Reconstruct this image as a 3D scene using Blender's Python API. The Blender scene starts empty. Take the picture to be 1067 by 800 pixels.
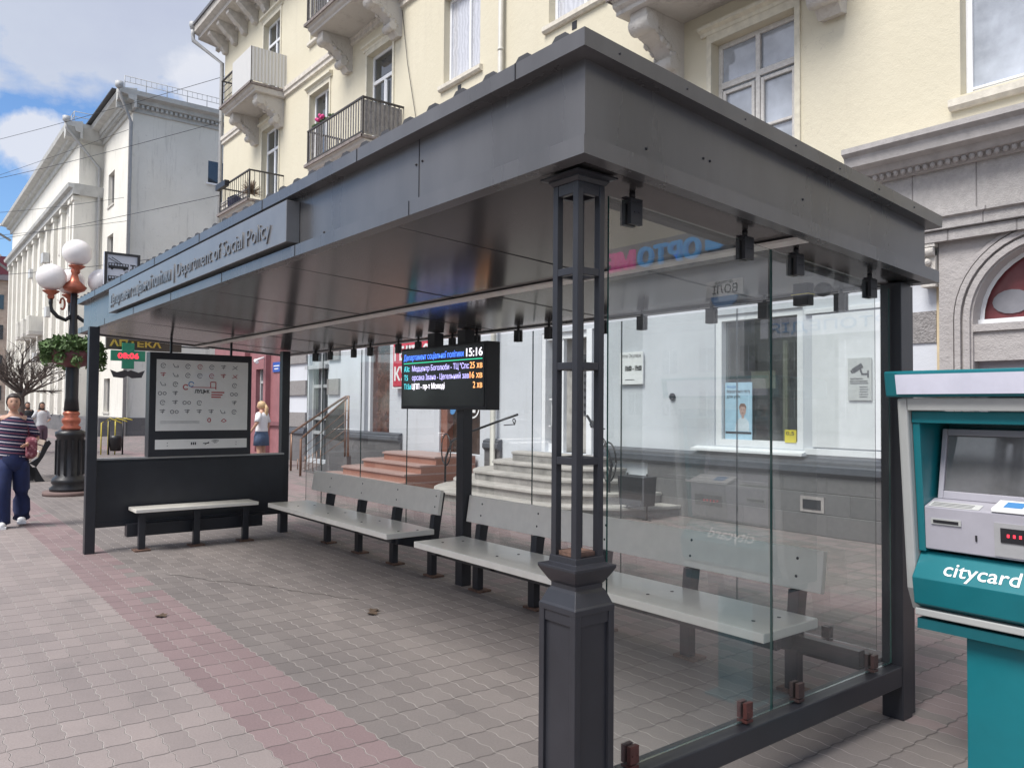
import bpy, bmesh, math, random
from mathutils import Vector, Matrix
R=math.radians; random.seed(7)
S=bpy.context.scene; C=S.collection
# ---------------------------------------------------------------- camera, sky, sun, exposure
cam=bpy.data.cameras.new('camera'); co=bpy.data.objects.new('camera',cam); C.objects.link(co)
yaw,pit,rol=R(51.71),R(1.682),R(.4765)
f=Vector((-math.sin(yaw)*math.cos(pit),math.cos(yaw)*math.cos(pit),math.sin(pit)))
r=Vector((math.cos(yaw),math.sin(yaw),0)); u=r.cross(f)
r2=r*math.cos(rol)+u*math.sin(rol); u2=-r*math.sin(rol)+u*math.cos(rol)
co.matrix_world=Matrix(((r2.x,u2.x,-f.x,0),(r2.y,u2.y,-f.y,0),(r2.z,u2.z,-f.z,1.6),(0,0,0,1)))
cam.sensor_width=36; cam.lens=824.26/1067*36; cam.clip_start=.05; cam.clip_end=2000
S.camera=co
SUN_EL,SUN_AZ=R(56),R(178)      # azimuth from +Y clockwise: light comes from the street side
w=bpy.data.worlds.new('World'); S.world=w; w.use_nodes=True
nt=w.node_tree; N=nt.nodes; L=nt.links; N.clear()
def nd(t,**k):
    n=N.new(t)
    for a,b in k.items(): setattr(n,a,b)
    return n
def mth(op,a,b=None,c=None):
    n=nd('ShaderNodeMath',operation=op)
    for i,v in enumerate((a,b,c)):
        if v is None: continue
        if isinstance(v,(int,float)): n.inputs[i].default_value=v
        else: L.new(v,n.inputs[i])
    return n.outputs[0]
out=nd('ShaderNodeOutputWorld'); bg=nd('ShaderNodeBackground'); bg.inputs[1].default_value=.05
sky=nd('ShaderNodeTexSky',sky_type='NISHITA',sun_disc=False,sun_elevation=SUN_EL,sun_rotation=SUN_AZ,altitude=150,air_density=1.1,dust_density=.6,ozone_density=1.5)
tc=nd('ShaderNodeTexCoord'); sp=nd('ShaderNodeSeparateXYZ'); L.new(tc.outputs['Generated'],sp.inputs[0])
dz=mth('MAXIMUM',sp.outputs[2],0.0)
inv=mth('DIVIDE',1.0,mth('ADD',dz,.12))
cb=nd('ShaderNodeCombineXYZ'); L.new(mth('MULTIPLY',sp.outputs[0],inv),cb.inputs[0]); L.new(mth('MULTIPLY',sp.outputs[1],inv),cb.inputs[1])
n1=nd('ShaderNodeTexNoise'); n1.inputs['Scale'].default_value=1.1; n1.inputs['Detail'].default_value=9; n1.inputs['Roughness'].default_value=.58; L.new(cb.outputs[0],n1.inputs['Vector'])
n2=nd('ShaderNodeTexNoise'); n2.inputs['Scale'].default_value=9; n2.inputs['Detail'].default_value=7; n2.inputs['Roughness'].default_value=.6; L.new(tc.outputs['Generated'],n2.inputs['Vector'])
def blob(px,py,rad,amp):      # a cumulus in a given direction of the sky
    d=(f+r2*((px-533.5)/824.26)-u2*((py-400)/824.26)).normalized()
    dp=nd('ShaderNodeVectorMath',operation='DISTANCE'); L.new(tc.outputs['Generated'],dp.inputs[0]); dp.inputs[1].default_value=d
    v=mth('SUBTRACT',1.0,mth('DIVIDE',dp.outputs['Value'],rad))
    return mth('MULTIPLY',mth('ADD',v,mth('MULTIPLY',mth('SUBTRACT',n2.outputs[0],.5),1.9)),amp)
elev=mth('MAXIMUM',mth('MULTIPLY',mth('SUBTRACT',sp.outputs[2],.36),9.0),-.75)
deck=mth('ADD',mth('MULTIPLY',mth('SUBTRACT',n1.outputs[0],.5),3.0),mth('MINIMUM',elev,.55))
deck=mth('ADD',deck,mth('MULTIPLY',mth('SUBTRACT',n2.outputs[0],.5),.9))
deck=mth('ADD',deck,mth('MULTIPLY',mth('MAXIMUM',mth('SUBTRACT',mth('MULTIPLY',sp.outputs[1],-1.0),.1),0.0),1.6))
puffs=blob(36,150,.042,1.5)
for a in ((222,90,.05,1.3),): puffs=mth('MAXIMUM',puffs,blob(*a))
def clampn(v):
    n=nd('ShaderNodeClamp'); L.new(v,n.inputs[0]); return n.outputs[0]
mdeck=clampn(mth('MULTIPLY',mth('ADD',deck,.12),3.0)); mpuff=clampn(mth('MULTIPLY',puffs,2.6))
dcol=nd('ShaderNodeMixRGB'); L.new(clampn(mth('MULTIPLY',deck,.7)),dcol.inputs[0]); dcol.inputs[1].default_value=(5.7,6.1,7.0,1); dcol.inputs[2].default_value=(4.5,4.8,6.1,1)
m1=nd('ShaderNodeMixRGB'); L.new(mth('MULTIPLY',mdeck,.92),m1.inputs[0])
skc=nd('ShaderNodeMixRGB',blend_type='MULTIPLY'); skc.inputs[0].default_value=1; L.new(sky.outputs[0],skc.inputs[1]); skc.inputs[2].default_value=(.95,1.2,1.5,1)
L.new(skc.outputs[0],m1.inputs[1]); L.new(dcol.outputs[0],m1.inputs[2])
m2=nd('ShaderNodeMixRGB'); L.new(mth('MULTIPLY',mpuff,.9),m2.inputs[0]); L.new(m1.outputs[0],m2.inputs[1]); m2.inputs[2].default_value=(6.9,7.1,7.8,1)
glow=nd('ShaderNodeMixRGB',blend_type='ADD'); glow.inputs[0].default_value=1  # extra brightness added to the unseen street-side sky, to light under the roof
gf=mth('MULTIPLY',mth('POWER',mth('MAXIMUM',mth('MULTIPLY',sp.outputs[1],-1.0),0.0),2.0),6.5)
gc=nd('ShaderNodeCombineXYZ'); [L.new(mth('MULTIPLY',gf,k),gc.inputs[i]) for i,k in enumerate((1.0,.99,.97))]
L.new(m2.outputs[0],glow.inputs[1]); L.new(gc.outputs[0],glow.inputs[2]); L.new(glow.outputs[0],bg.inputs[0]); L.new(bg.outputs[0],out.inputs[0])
sl=bpy.data.lights.new('sun','SUN'); sl.energy=2.0; sl.angle=R(24); sl.color=(1,.965,.92)
so=bpy.data.objects.new('sun',sl); C.objects.link(so)
sd=Vector((math.sin(SUN_AZ)*math.cos(SUN_EL),math.cos(SUN_AZ)*math.cos(SUN_EL),math.sin(SUN_EL)))
so.rotation_euler=(-sd).to_track_quat('-Z','Y').to_euler(); so.location=(0,-10,30)
vs=S.view_settings; vs.view_transform='Standard'; vs.look='None'; vs.exposure=1.2; vs.gamma=1; vs.use_curve_mapping=False
S.render.engine='CYCLES'; S.cycles.max_bounces=8; S.cycles.transparent_max_bounces=16
# ---------------------------------------------------------------- materials
MC={}
def base(name):
    m=bpy.data.materials.new(name); m.use_nodes=True; return m,m.node_tree,m.node_tree.nodes['Principled BSDF']
def M(name,rgb=(.5,.5,.5),rough=.5,metal=0,var=.12,scale=6,bump=0,bscale=60,coat=0,spec=.5,emit=None,es=1,streak=0,warp=None):
    if name in MC: return MC[name]
    m,t,b=base(name); n=t.nodes; l=t.links
    b.inputs['Roughness'].default_value=rough; b.inputs['Metallic'].default_value=metal
    b.inputs['Specular IOR Level'].default_value=spec; b.inputs['Coat Weight'].default_value=coat; b.inputs['Coat Roughness'].default_value=.06
    tc=n.new('ShaderNodeTexCoord'); 
    a=n.new('ShaderNodeTexNoise'); a.inputs['Scale'].default_value=scale; a.inputs['Detail'].default_value=6; a.inputs['Roughness'].default_value=.6
    mp=n.new('ShaderNodeMapping'); l.new(tc.outputs['Object'],mp.inputs[0]); l.new(mp.outputs[0],a.inputs['Vector'])
    if streak: mp.inputs['Scale'].default_value=(1,1,streak)
    rp=n.new('ShaderNodeValToRGB'); rp.color_ramp.elements[0].position=.3; rp.color_ramp.elements[1].position=.7
    d=[max(0,c*(1-var)) for c in rgb]; h=[min(1,c*(1+var)) for c in rgb]
    rp.color_ramp.elements[0].color=(*d,1); rp.color_ramp.elements[1].color=(*h,1)
    l.new(a.outputs[0],rp.inputs[0]); l.new(rp.outputs[0],b.inputs['Base Color'])
    if rough>.05 and not emit:
        mr=n.new('ShaderNodeMapRange'); l.new(a.outputs[0],mr.inputs[0]); mr.inputs[3].default_value=max(.02,rough*.85); mr.inputs[4].default_value=min(1,rough*1.15); l.new(mr.outputs[0],b.inputs['Roughness'])
    if bump:
        a2=n.new('ShaderNodeTexNoise'); a2.inputs['Scale'].default_value=bscale; a2.inputs['Detail'].default_value=8; l.new(tc.outputs['Object'],a2.inputs['Vector'])
        bp=n.new('ShaderNodeBump'); bp.inputs['Strength'].default_value=bump; bp.inputs['Distance'].default_value=.02; l.new(a2.outputs[0],bp.inputs['Height']); l.new(bp.outputs[0],b.inputs['Normal'])
    if emit:
        b.inputs['Emission Color'].default_value=(*emit,1); b.inputs['Emission Strength'].default_value=es
    MC[name]=m; return m
def glass(name,tint,rough=.0,dirt=.03,ior=1.5):
    if name in MC: return MC[name]
    m,t,b=base(name); n=t.nodes; l=t.links; n.remove(b); o=n['Material Output']
    tr=n.new('ShaderNodeBsdfTransparent'); tr.inputs[0].default_value=(*tint,1)
    gl=n.new('ShaderNodeBsdfGlossy'); gl.inputs['Roughness'].default_value=rough
    ge=n.new('ShaderNodeNewGeometry'); dt=n.new('ShaderNodeVectorMath'); dt.operation='DOT_PRODUCT'; l.new(ge.outputs['Normal'],dt.inputs[0]); l.new(ge.outputs['Incoming'],dt.inputs[1])
    def q(op,a,b_):
        k=n.new('ShaderNodeMath'); k.operation=op
        for i,v in ((0,a),(1,b_)):
            if isinstance(v,(int,float)): k.inputs[i].default_value=v
            else: l.new(v,k.inputs[i])
        return k.outputs[0]
    fr=q('ADD',q('MULTIPLY',q('POWER',q('SUBTRACT',1.0,q('ABSOLUTE',dt.outputs['Value'],0.0)),5.0),.88),.115)
    mx=n.new('ShaderNodeMixShader'); l.new(fr,mx.inputs[0]); l.new(tr.outputs[0],mx.inputs[1]); l.new(gl.outputs[0],mx.inputs[2])
    df=n.new('ShaderNodeBsdfDiffuse'); df.inputs[0].default_value=(.55,.56,.55,1)
    tcc=n.new('ShaderNodeTexCoord'); ns=n.new('ShaderNodeTexNoise'); ns.inputs['Scale'].default_value=2.2; ns.inputs['Detail'].default_value=6
    l.new(tcc.outputs['Object'],ns.inputs['Vector'])
    mr=n.new('ShaderNodeMapRange'); l.new(ns.outputs[0],mr.inputs[0]); mr.inputs[1].default_value=.35; mr.inputs[2].default_value=.75; mr.inputs[3].default_value=dirt*.3; mr.inputs[4].default_value=dirt*2
    m2=n.new('ShaderNodeMixShader'); l.new(mr.outputs[0],m2.inputs[0]); l.new(mx.outputs[0],m2.inputs[1]); l.new(df.outputs[0],m2.inputs[2]); l.new(m2.outputs[0],o.inputs[0])
    MC[name]=m; return m
def nodes_mat(name,rough,fn,bump=None):
    """fn(helper)->(color socket, height socket)"""
    if name in MC: return MC[name]
    m,t,b=base(name); n=t.nodes; l=t.links
    class H: pass
    h=H(); h.n=n; h.l=l; h.b=b
    def mm(op,a,b_=None,c=None):
        q=n.new('ShaderNodeMath'); q.operation=op
        for i,v in enumerate((a,b_,c)):
            if v is None: continue
            if isinstance(v,(int,float)): q.inputs[i].default_value=v
            else: l.new(v,q.inputs[i])
        return q.outputs[0]
    def mix(fac,a,b_,bt='MIX'):
        q=n.new('ShaderNodeMixRGB'); q.blend_type=bt
        for i,v in ((0,fac),(1,a),(2,b_)):
            if isinstance(v,(int,float)): q.inputs[i].default_value=v
            elif isinstance(v,tuple): q.inputs[i].default_value=(*v,1)
            else: l.new(v,q.inputs[i])
        return q.outputs[0]
    def noise(vec,s,d=6,ro=.6):
        q=n.new('ShaderNodeTexNoise'); q.inputs['Scale'].default_value=s; q.inputs['Detail'].default_value=d; q.inputs['Roughness'].default_value=ro; l.new(vec,q.inputs['Vector']); return q.outputs[0]
    def step(v,a,b_):
        q=n.new('ShaderNodeMapRange'); l.new(v,q.inputs[0]); q.inputs[1].default_value=a; q.inputs[2].default_value=b_; return q.outputs[0]
    h.m=mm; h.mix=mix; h.noise=noise; h.step=step
    tc=n.new('ShaderNodeTexCoord'); h.obj=tc.outputs['Object']
    s=n.new('ShaderNodeSeparateXYZ'); l.new(h.obj,s.inputs[0]); h.x,h.y,h.z=s.outputs
    col,hgt=fn(h)
    l.new(col,b.inputs['Base Color']); b.inputs['Roughness'].default_value=rough
    if hgt is not None:
        bp=n.new('ShaderNodeBump'); bp.inputs['Strength'].default_value=.9; bp.inputs['Distance'].default_value=bump or .01; l.new(hgt,bp.inputs['Height']); l.new(bp.outputs[0],b.inputs['Normal'])
    MC[name]=m; return m
def paver(h):
    m=h.m; PX,PY=.2275,.119
    # wavy interlocking joints
    wob=m('MULTIPLY',m('SUBTRACT',h.noise(h.obj,1.3,3),.5),.03)
    fx=m('PINGPONG',m('ADD',h.y,.03),PY*.5); sx=m('SUBTRACT',m('DIVIDE',fx,PY*.5),.5)
    fx2=m('MULTIPLY',m('SINE',m('MULTIPLY',h.y,2*math.pi/PY)),.0050)
    fy2=m('MULTIPLY',m('SINE',m('MULTIPLY',m('ADD',h.x,.04),4*math.pi/PX)),.0062)
    ux=m('DIVIDE',m('ADD',m('ADD',h.x,fx2),wob),PX); uy=m('DIVIDE',m('ADD',m('ADD',h.y,fy2),m('ADD',wob,.0)),PY)
    cx=m('FLOOR',ux); cy=m('FLOOR',uy); rx=m('SUBTRACT',ux,cx); ry=m('SUBTRACT',uy,cy)
    dx=m('MULTIPLY',m('MINIMUM',rx,m('SUBTRACT',1,rx)),PX); dy=m('MULTIPLY',m('MINIMUM',ry,m('SUBTRACT',1,ry)),PY)
    d=m('MINIMUM',dx,dy)
    c=h.n.new('ShaderNodeCombineXYZ'); h.l.new(cx,c.inputs[0]); h.l.new(cy,c.inputs[1])
    wn=h.n.new('ShaderNodeTexWhiteNoise'); wn.noise_dimensions='2D'; h.l.new(c.outputs[0],wn.inputs['Vector'])
    rnd=wn.outputs['Value']
    big=h.noise(h.obj,.55,5)
    grey=h.mix(rnd,(.158,.140,.134),(.198,.176,.167)); pink=h.mix(rnd,(.238,.204,.196),(.285,.243,.232))
    # the pavement is laid in pale pink outside and grey towards the houses, with a darker red band between
    red=h.mix(rnd,(.205,.148,.150),(.25,.185,.185))
    yb=m('MULTIPLY',m('ADD',cy,.5),PY)
    isred=m('MULTIPLY',m('GREATER_THAN',yb,1.40),m('LESS_THAN',yb,1.86))
    isred=m('MAXIMUM',isred,m('MULTIPLY',m('GREATER_THAN',yb,6.1),m('LESS_THAN',yb,6.6)))
    street=m('LESS_THAN',yb,1.42)
    mixr=m('GREATER_THAN',rnd,.93)
    col=h.mix(street,grey,pink); col=h.mix(m('MULTIPLY',isred,m('SUBTRACT',1,mixr)),col,red)
    far=m('MULTIPLY',m('GREATER_THAN',yb,4.2),m('GREATER_THAN',rnd,.5)); col=h.mix(m('MULTIPLY',far,.55),col,red)
    col=h.mix(1.0,col,h.mix(h.step(big,.3,.7),(.86,.86,.87),(1.1,1.09,1.08)),'MULTIPLY')
    col=h.mix(1.0,col,h.mix(h.noise(h.obj,90,4),(.8,.8,.8),(1.22,1.22,1.22)),'MULTIPLY')
    dirt=h.step(h.noise(h.obj,7,7,.7),.62,.80); col=h.mix(m('MULTIPLY',dirt,.35),col,(.12,.115,.11))
    vo=h.n.new('ShaderNodeTexVoronoi'); vo.inputs['Scale'].default_value=2.6; h.l.new(h.obj,vo.inputs[0])
    gum=m('MULTIPLY',m('LESS_THAN',vo.outputs['Distance'],.045),.45); col=h.mix(gum,col,(.10,.095,.09))
    vo2=h.n.new('ShaderNodeTexVoronoi'); vo2.inputs['Scale'].default_value=4.3; h.l.new(h.obj,vo2.inputs[0])
    lit=m('MULTIPLY',m('LESS_THAN',vo2.outputs['Distance'],.028),m('GREATER_THAN',h.noise(h.obj,1.7,2),.52)); col=h.mix(m('MULTIPLY',lit,.8),col,(.62,.60,.56))
    st=h.step(h.noise(h.obj,1.9,7,.65),.56,.74); col=h.mix(m('MULTIPLY',st,.3),col,(.13,.12,.115))
    j=m('SUBTRACT',1,h.step(m('MINIMUM',m('MULTIPLY',dx,.8),m('MULTIPLY',dy,.9)),.0010,.0042)); jx=m('LESS_THAN',dx,dy)
    sand=h.mix(jx,(.50,.46,.43),(.085,.075,.07))
    sandn=h.step(h.noise(h.obj,3.1,5),.3,.6)
    col=h.mix(m('MULTIPLY',j,m('ADD',m('MULTIPLY',sandn,.5),m('ADD',.22,m('MULTIPLY',jx,.32)))),col,sand)
    hgt=m('ADD',m('MULTIPLY',h.step(m('MINIMUM',m('MULTIPLY',dx,.7),m('ADD',m('MULTIPLY',dy,2.0),.0016)),.0005,.006),.8),m('ADD',m('MULTIPLY',rnd,.5),m('MULTIPLY',h.noise(h.obj,120,4),.35)))
    return col,hgt
def stone_blocks(bw,bh,a,b_,jc):
    def fn(h):
        m=h.m; row=m('FLOOR',m('DIVIDE',h.z,bh)); ux=m('ADD',m('DIVIDE',m('ADD',h.x,h.y),bw),m('MULTIPLY',row,.5)); cx=m('FLOOR',ux); rx=m('SUBTRACT',ux,cx); rz=m('FRACT',m('DIVIDE',h.z,bh))
        d=m('MINIMUM',m('MULTIPLY',m('MINIMUM',rx,m('SUBTRACT',1,rx)),bw),m('MULTIPLY',m('MINIMUM',rz,m('SUBTRACT',1,rz)),bh))
        c=h.n.new('ShaderNodeCombineXYZ'); h.l.new(cx,c.inputs[0]); h.l.new(row,c.inputs[1])
        wn=h.n.new('ShaderNodeTexWhiteNoise'); wn.noise_dimensions='2D'; h.l.new(c.outputs[0],wn.inputs['Vector'])
        col=h.mix(wn.outputs['Value'],a,b_); n=h.noise(h.obj,14,8,.7)
        col=h.mix(1.0,col,h.mix(n,(.6,.6,.6),(1.35,1.35,1.35)),'MULTIPLY')
        col=h.mix(1.0,col,h.mix(h.noise(h.obj,1.2,5),(.75,.75,.75),(1.25,1.25,1.25)),'MULTIPLY')
        col=h.mix(m('MULTIPLY',m('SUBTRACT',1,h.step(d,.002,.006)),.7),col,jc)
        return col,m('ADD',h.step(d,.001,.01),m('MULTIPLY',h.noise(h.obj,70,6),1.0))
    return fn
def plaster(a,b_,stain,amt=.5,crack=0):
    def fn(h):
        m=h.m; col=h.mix(h.step(h.noise(h.obj,.45,6),.3,.7),a,b_)
        mp=h.n.new('ShaderNodeMapping'); mp.inputs['Scale'].default_value=(2.2,2.2,.22); h.l.new(h.obj,mp.inputs[0])
        s=h.step(h.noise(mp.outputs[0],1.2,8,.7),.55,.8); col=h.mix(m('MULTIPLY',s,amt),col,stain)
        s2=h.step(h.noise(h.obj,3.5,8,.75),.6,.75); col=h.mix(m('MULTIPLY',s2,amt*.6),col,stain)
        if crack:
            v=h.n.new('ShaderNodeTexVoronoi'); v.feature='DISTANCE_TO_EDGE'; v.inputs['Scale'].default_value=1.1
            wv=h.n.new('ShaderNodeVectorMath'); wv.operation='ADD'; h.l.new(h.obj,wv.inputs[0]); nn=h.n.new('ShaderNodeTexNoise'); nn.inputs['Scale'].default_value=2.5; nn.inputs['Detail'].default_value=6; h.l.new(h.obj,nn.inputs[0]); h.l.new(nn.outputs['Color'],wv.inputs[1]); h.l.new(wv.outputs[0],v.inputs[0])
            ck=m('MULTIPLY',m('LESS_THAN',v.outputs['Distance'],.0035),h.step(h.noise(h.obj,.8,3),.52,.6)); col=h.mix(m('MULTIPLY',ck,crack),col,stain)
        return col,m('ADD',m('MULTIPLY',h.noise(h.obj,60,6),.5),h.noise(h.obj,9,5))
    return fn
def brickfn(a,b_,mort,bw=.25,bh=.085):
    return stone_blocks(bw,bh,a,b_,mort)
PAVE=nodes_mat('paving',.82,paver,.006)
CREAM=nodes_mat('cream_plaster',.9,plaster((.61,.56,.43),(.66,.61,.48),(.46,.41,.33),.38,.5),.008)
WHITE=nodes_mat('white_plaster',.85,plaster((.55,.57,.61),(.62,.64,.68),(.42,.42,.41),.4),.006)
OLDW=nodes_mat('old_white_plaster',.9,plaster((.70,.675,.61),(.80,.775,.71),(.40,.38,.34),.9),.02)
OLDC=nodes_mat('weathered_stucco',.9,plaster((.52,.49,.45),(.62,.59,.55),(.28,.24,.22),.8),.03)
TUFF=nodes_mat('grey_render',.92,plaster((.385,.36,.35),(.455,.43,.42),(.255,.235,.23),.45),.02)
TUFR=M('rough_grey_render',(.27,.255,.25),.95,var=.25,scale=25,bump=1.0,bscale=45)
PLINTH=nodes_mat('plinth_stone',.6,stone_blocks(.62,.27,(.125,.12,.123),(.16,.152,.155),(.10,.095,.09)),.004)
LEDGE=M('dark_ledge',(.085,.09,.105),.5,var=.15,scale=9,bump=.1)
BROWNB=nodes_mat('tan_brick',.9,brickfn((.52,.38,.28),(.62,.48,.36),(.5,.45,.4),.6,.3),.01)
METAL=M('anthracite_paint',(.024,.025,.031),.38,var=.14,scale=5,bump=.03,bscale=25,spec=.5)
FASC=M('fascia_sheet',(.108,.107,.111),.28,metal=.2,var=.22,scale=2.5,bump=.03,bscale=6,spec=.5,streak=.25)
CEIL=M('ceiling_sheet',(.050,.049,.050),.17,var=.06,scale=3,spec=.26)
STRIP=M('ceiling_trim_metal',(.72,.69,.65),.4,metal=.0,var=.15)
ROOFS=M('roof_sheet',(.05,.05,.055),.6,var=.2)
BENCH=M('bench_composite',(.83,.80,.73),.32,var=.05,scale=9,coat=.25,bump=.04,bscale=12)
RUST=M('rusty_foot',(.13,.075,.055),.85,var=.5,scale=30,bump=.3)
CLIPR=M('red_primer_clip',(.085,.026,.022),.5,var=.35,scale=40)
BLACKP=M('black_plastic',(.018,.018,.022),.45,var=.2)
SCREENB=M('screen_black',(.012,.012,.015),.18,var=.1)
GLASS=glass('shelter_glass',(.885,.92,.905),dirt=.06)
GEDGE=M('glass_edge',(.015,.055,.05),.15,var=.1,coat=1)
TEAL=M('teal_paint',(.006,.155,.185),.32,var=.06,scale=6,coat=.15)
KGREY=M('kiosk_grey',(.36,.36,.37),.42,var=.05,scale=15,bump=.03,bscale=200)
KRIM=M('kiosk_rim',(.42,.43,.42),.45,var=.05)
KSILV=M('kiosk_silver',(.41,.40,.45),.38,metal=.1,var=.06,bump=.03,bscale=250)
LITE=M('light_panel_plastic',(.60,.60,.70),.12,var=.1,scale=5,emit=(.82,.83,1.0),es=.05)
WFRAME=M('white_frame',(.80,.81,.83),.4,var=.04)
OFRAME=M('old_white_frame',(.62,.60,.57),.6,var=.15,scale=20,bump=.2)
PANE=M('window_pane',(.035,.04,.045),.03,var=.3,scale=2,spec=.9,coat=.6)
PANES=M('sky_pane',(.36,.39,.44),.04,var=.5,scale=1.2,spec=.9,coat=1)  # reflected sky painted in as a pale pane colour
def curt(h):
    w_=h.m('SINE',h.m('MULTIPLY',h.m('ADD',h.x,h.m('MULTIPLY',h.noise(h.obj,4,4),.25)),55.)); return h.mix(h.m('ADD',h.m('MULTIPLY',w_,.3),.5),(.42,.43,.47),(.62,.63,.68)),None
CURT=nodes_mat('net_curtain_behind_glass',.04,curt)
CURT.node_tree.nodes['Principled BSDF'].inputs['Coat Weight'].default_value=1
COPPER=M('copper_fitting',(.42,.13,.08),.38,metal=.5,var=.25,scale=12)
IRON=M('black_iron',(.012,.012,.014),.4,var=.3,bump=.1)
GLOBE=M('opal_globe',(.80,.76,.75),.3,var=.03)
GREEN=M('foliage',(.075,.13,.04),.7,var=.6,scale=14)
BARK=M('bark',(.10,.08,.07),.9,var=.35,scale=14,bump=.4)
LSTONE=M('pale_stone',(.40,.375,.35),.75,var=.2,scale=5,bump=.25,bscale=30)
LSTONED=M('pale_stone_riser',(.27,.255,.24),.85,var=.3,scale=4,bump=.3,bscale=25)
def granite(h):
    c=h.m('FLOOR',h.m('DIVIDE',h.x,.42)); wn=h.n.new('ShaderNodeTexWhiteNoise'); wn.noise_dimensions='2D'
    cc=h.n.new('ShaderNodeCombineXYZ'); h.l.new(c,cc.inputs[0]); h.l.new(h.m('FLOOR',h.m('DIVIDE',h.z,.155)),cc.inputs[1]); h.l.new(cc.outputs[0],wn.inputs[0])
    col=h.mix(wn.outputs[0],(.30,.125,.085),(.37,.18,.13)); return h.mix(1.0,col,h.mix(h.noise(h.obj,60,5),(.6,.6,.6),(1.4,1.4,1.4)),'MULTIPLY'),None
GRAN=nodes_mat('red_granite',.3,granite)
GRANT=M('red_granite_tread',(.40,.27,.24),.4,var=.2,scale=40)
BROWNR=M('brown_rail',(.22,.13,.09),.4,metal=.4,var=.15)
MESH=M('smoked_panel',(.045,.042,.038),.25,var=.3,scale=4)
PINKW=M('dusty_pink_cladding',(.30,.13,.14),.6,var=.12,scale=3)
DOORB=M('dark_brown_door',(.05,.03,.022),.4,var=.3)
BLUE=M('blue_sign',(.03,.10,.42),.4,var=.05)
REDS=M('red_sign',(.55,.02,.05),.35,var=.05)
WHT=M('white_ink',(.85,.85,.85),.5,var=.02)
DRK=M('dark_ink',(.03,.03,.035),.6,var=.05)
GREYI=M('grey_ink',(.16,.16,.17),.6,var=.05)
REDI=M('red_ink',(.45,.05,.06),.6,var=.05)
BLUI=M('blue_ink',(.07,.25,.55),.6,var=.05)
PAPER=M('poster_paper',(.80,.80,.77),.3,var=.04,coat=.5)
LBLUE=M('pale_blue_poster',(.40,.60,.74),.3,var=.1,coat=.5)
SKIN=M('skin',(.52,.30,.21),.5,var=.08)
def led(n,c,s=1.6): return M(n,(.02,.02,.02),.5,var=.0,emit=c,es=s)
LB,LG,LW,LO,LC,LR=led('led_blue',(.08,.22,1),1.0),led('led_green',(.05,.75,.4),.7),led('led_white',(.9,.85,.95),1.1),led('led_orange',(1,.42,.16),1.0),led('led_cyan',(.1,.65,.75),.8),led('led_red',(1,.03,.06),1.0)
LV=led('led_violet',(.55,.5,1),.8)
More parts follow.
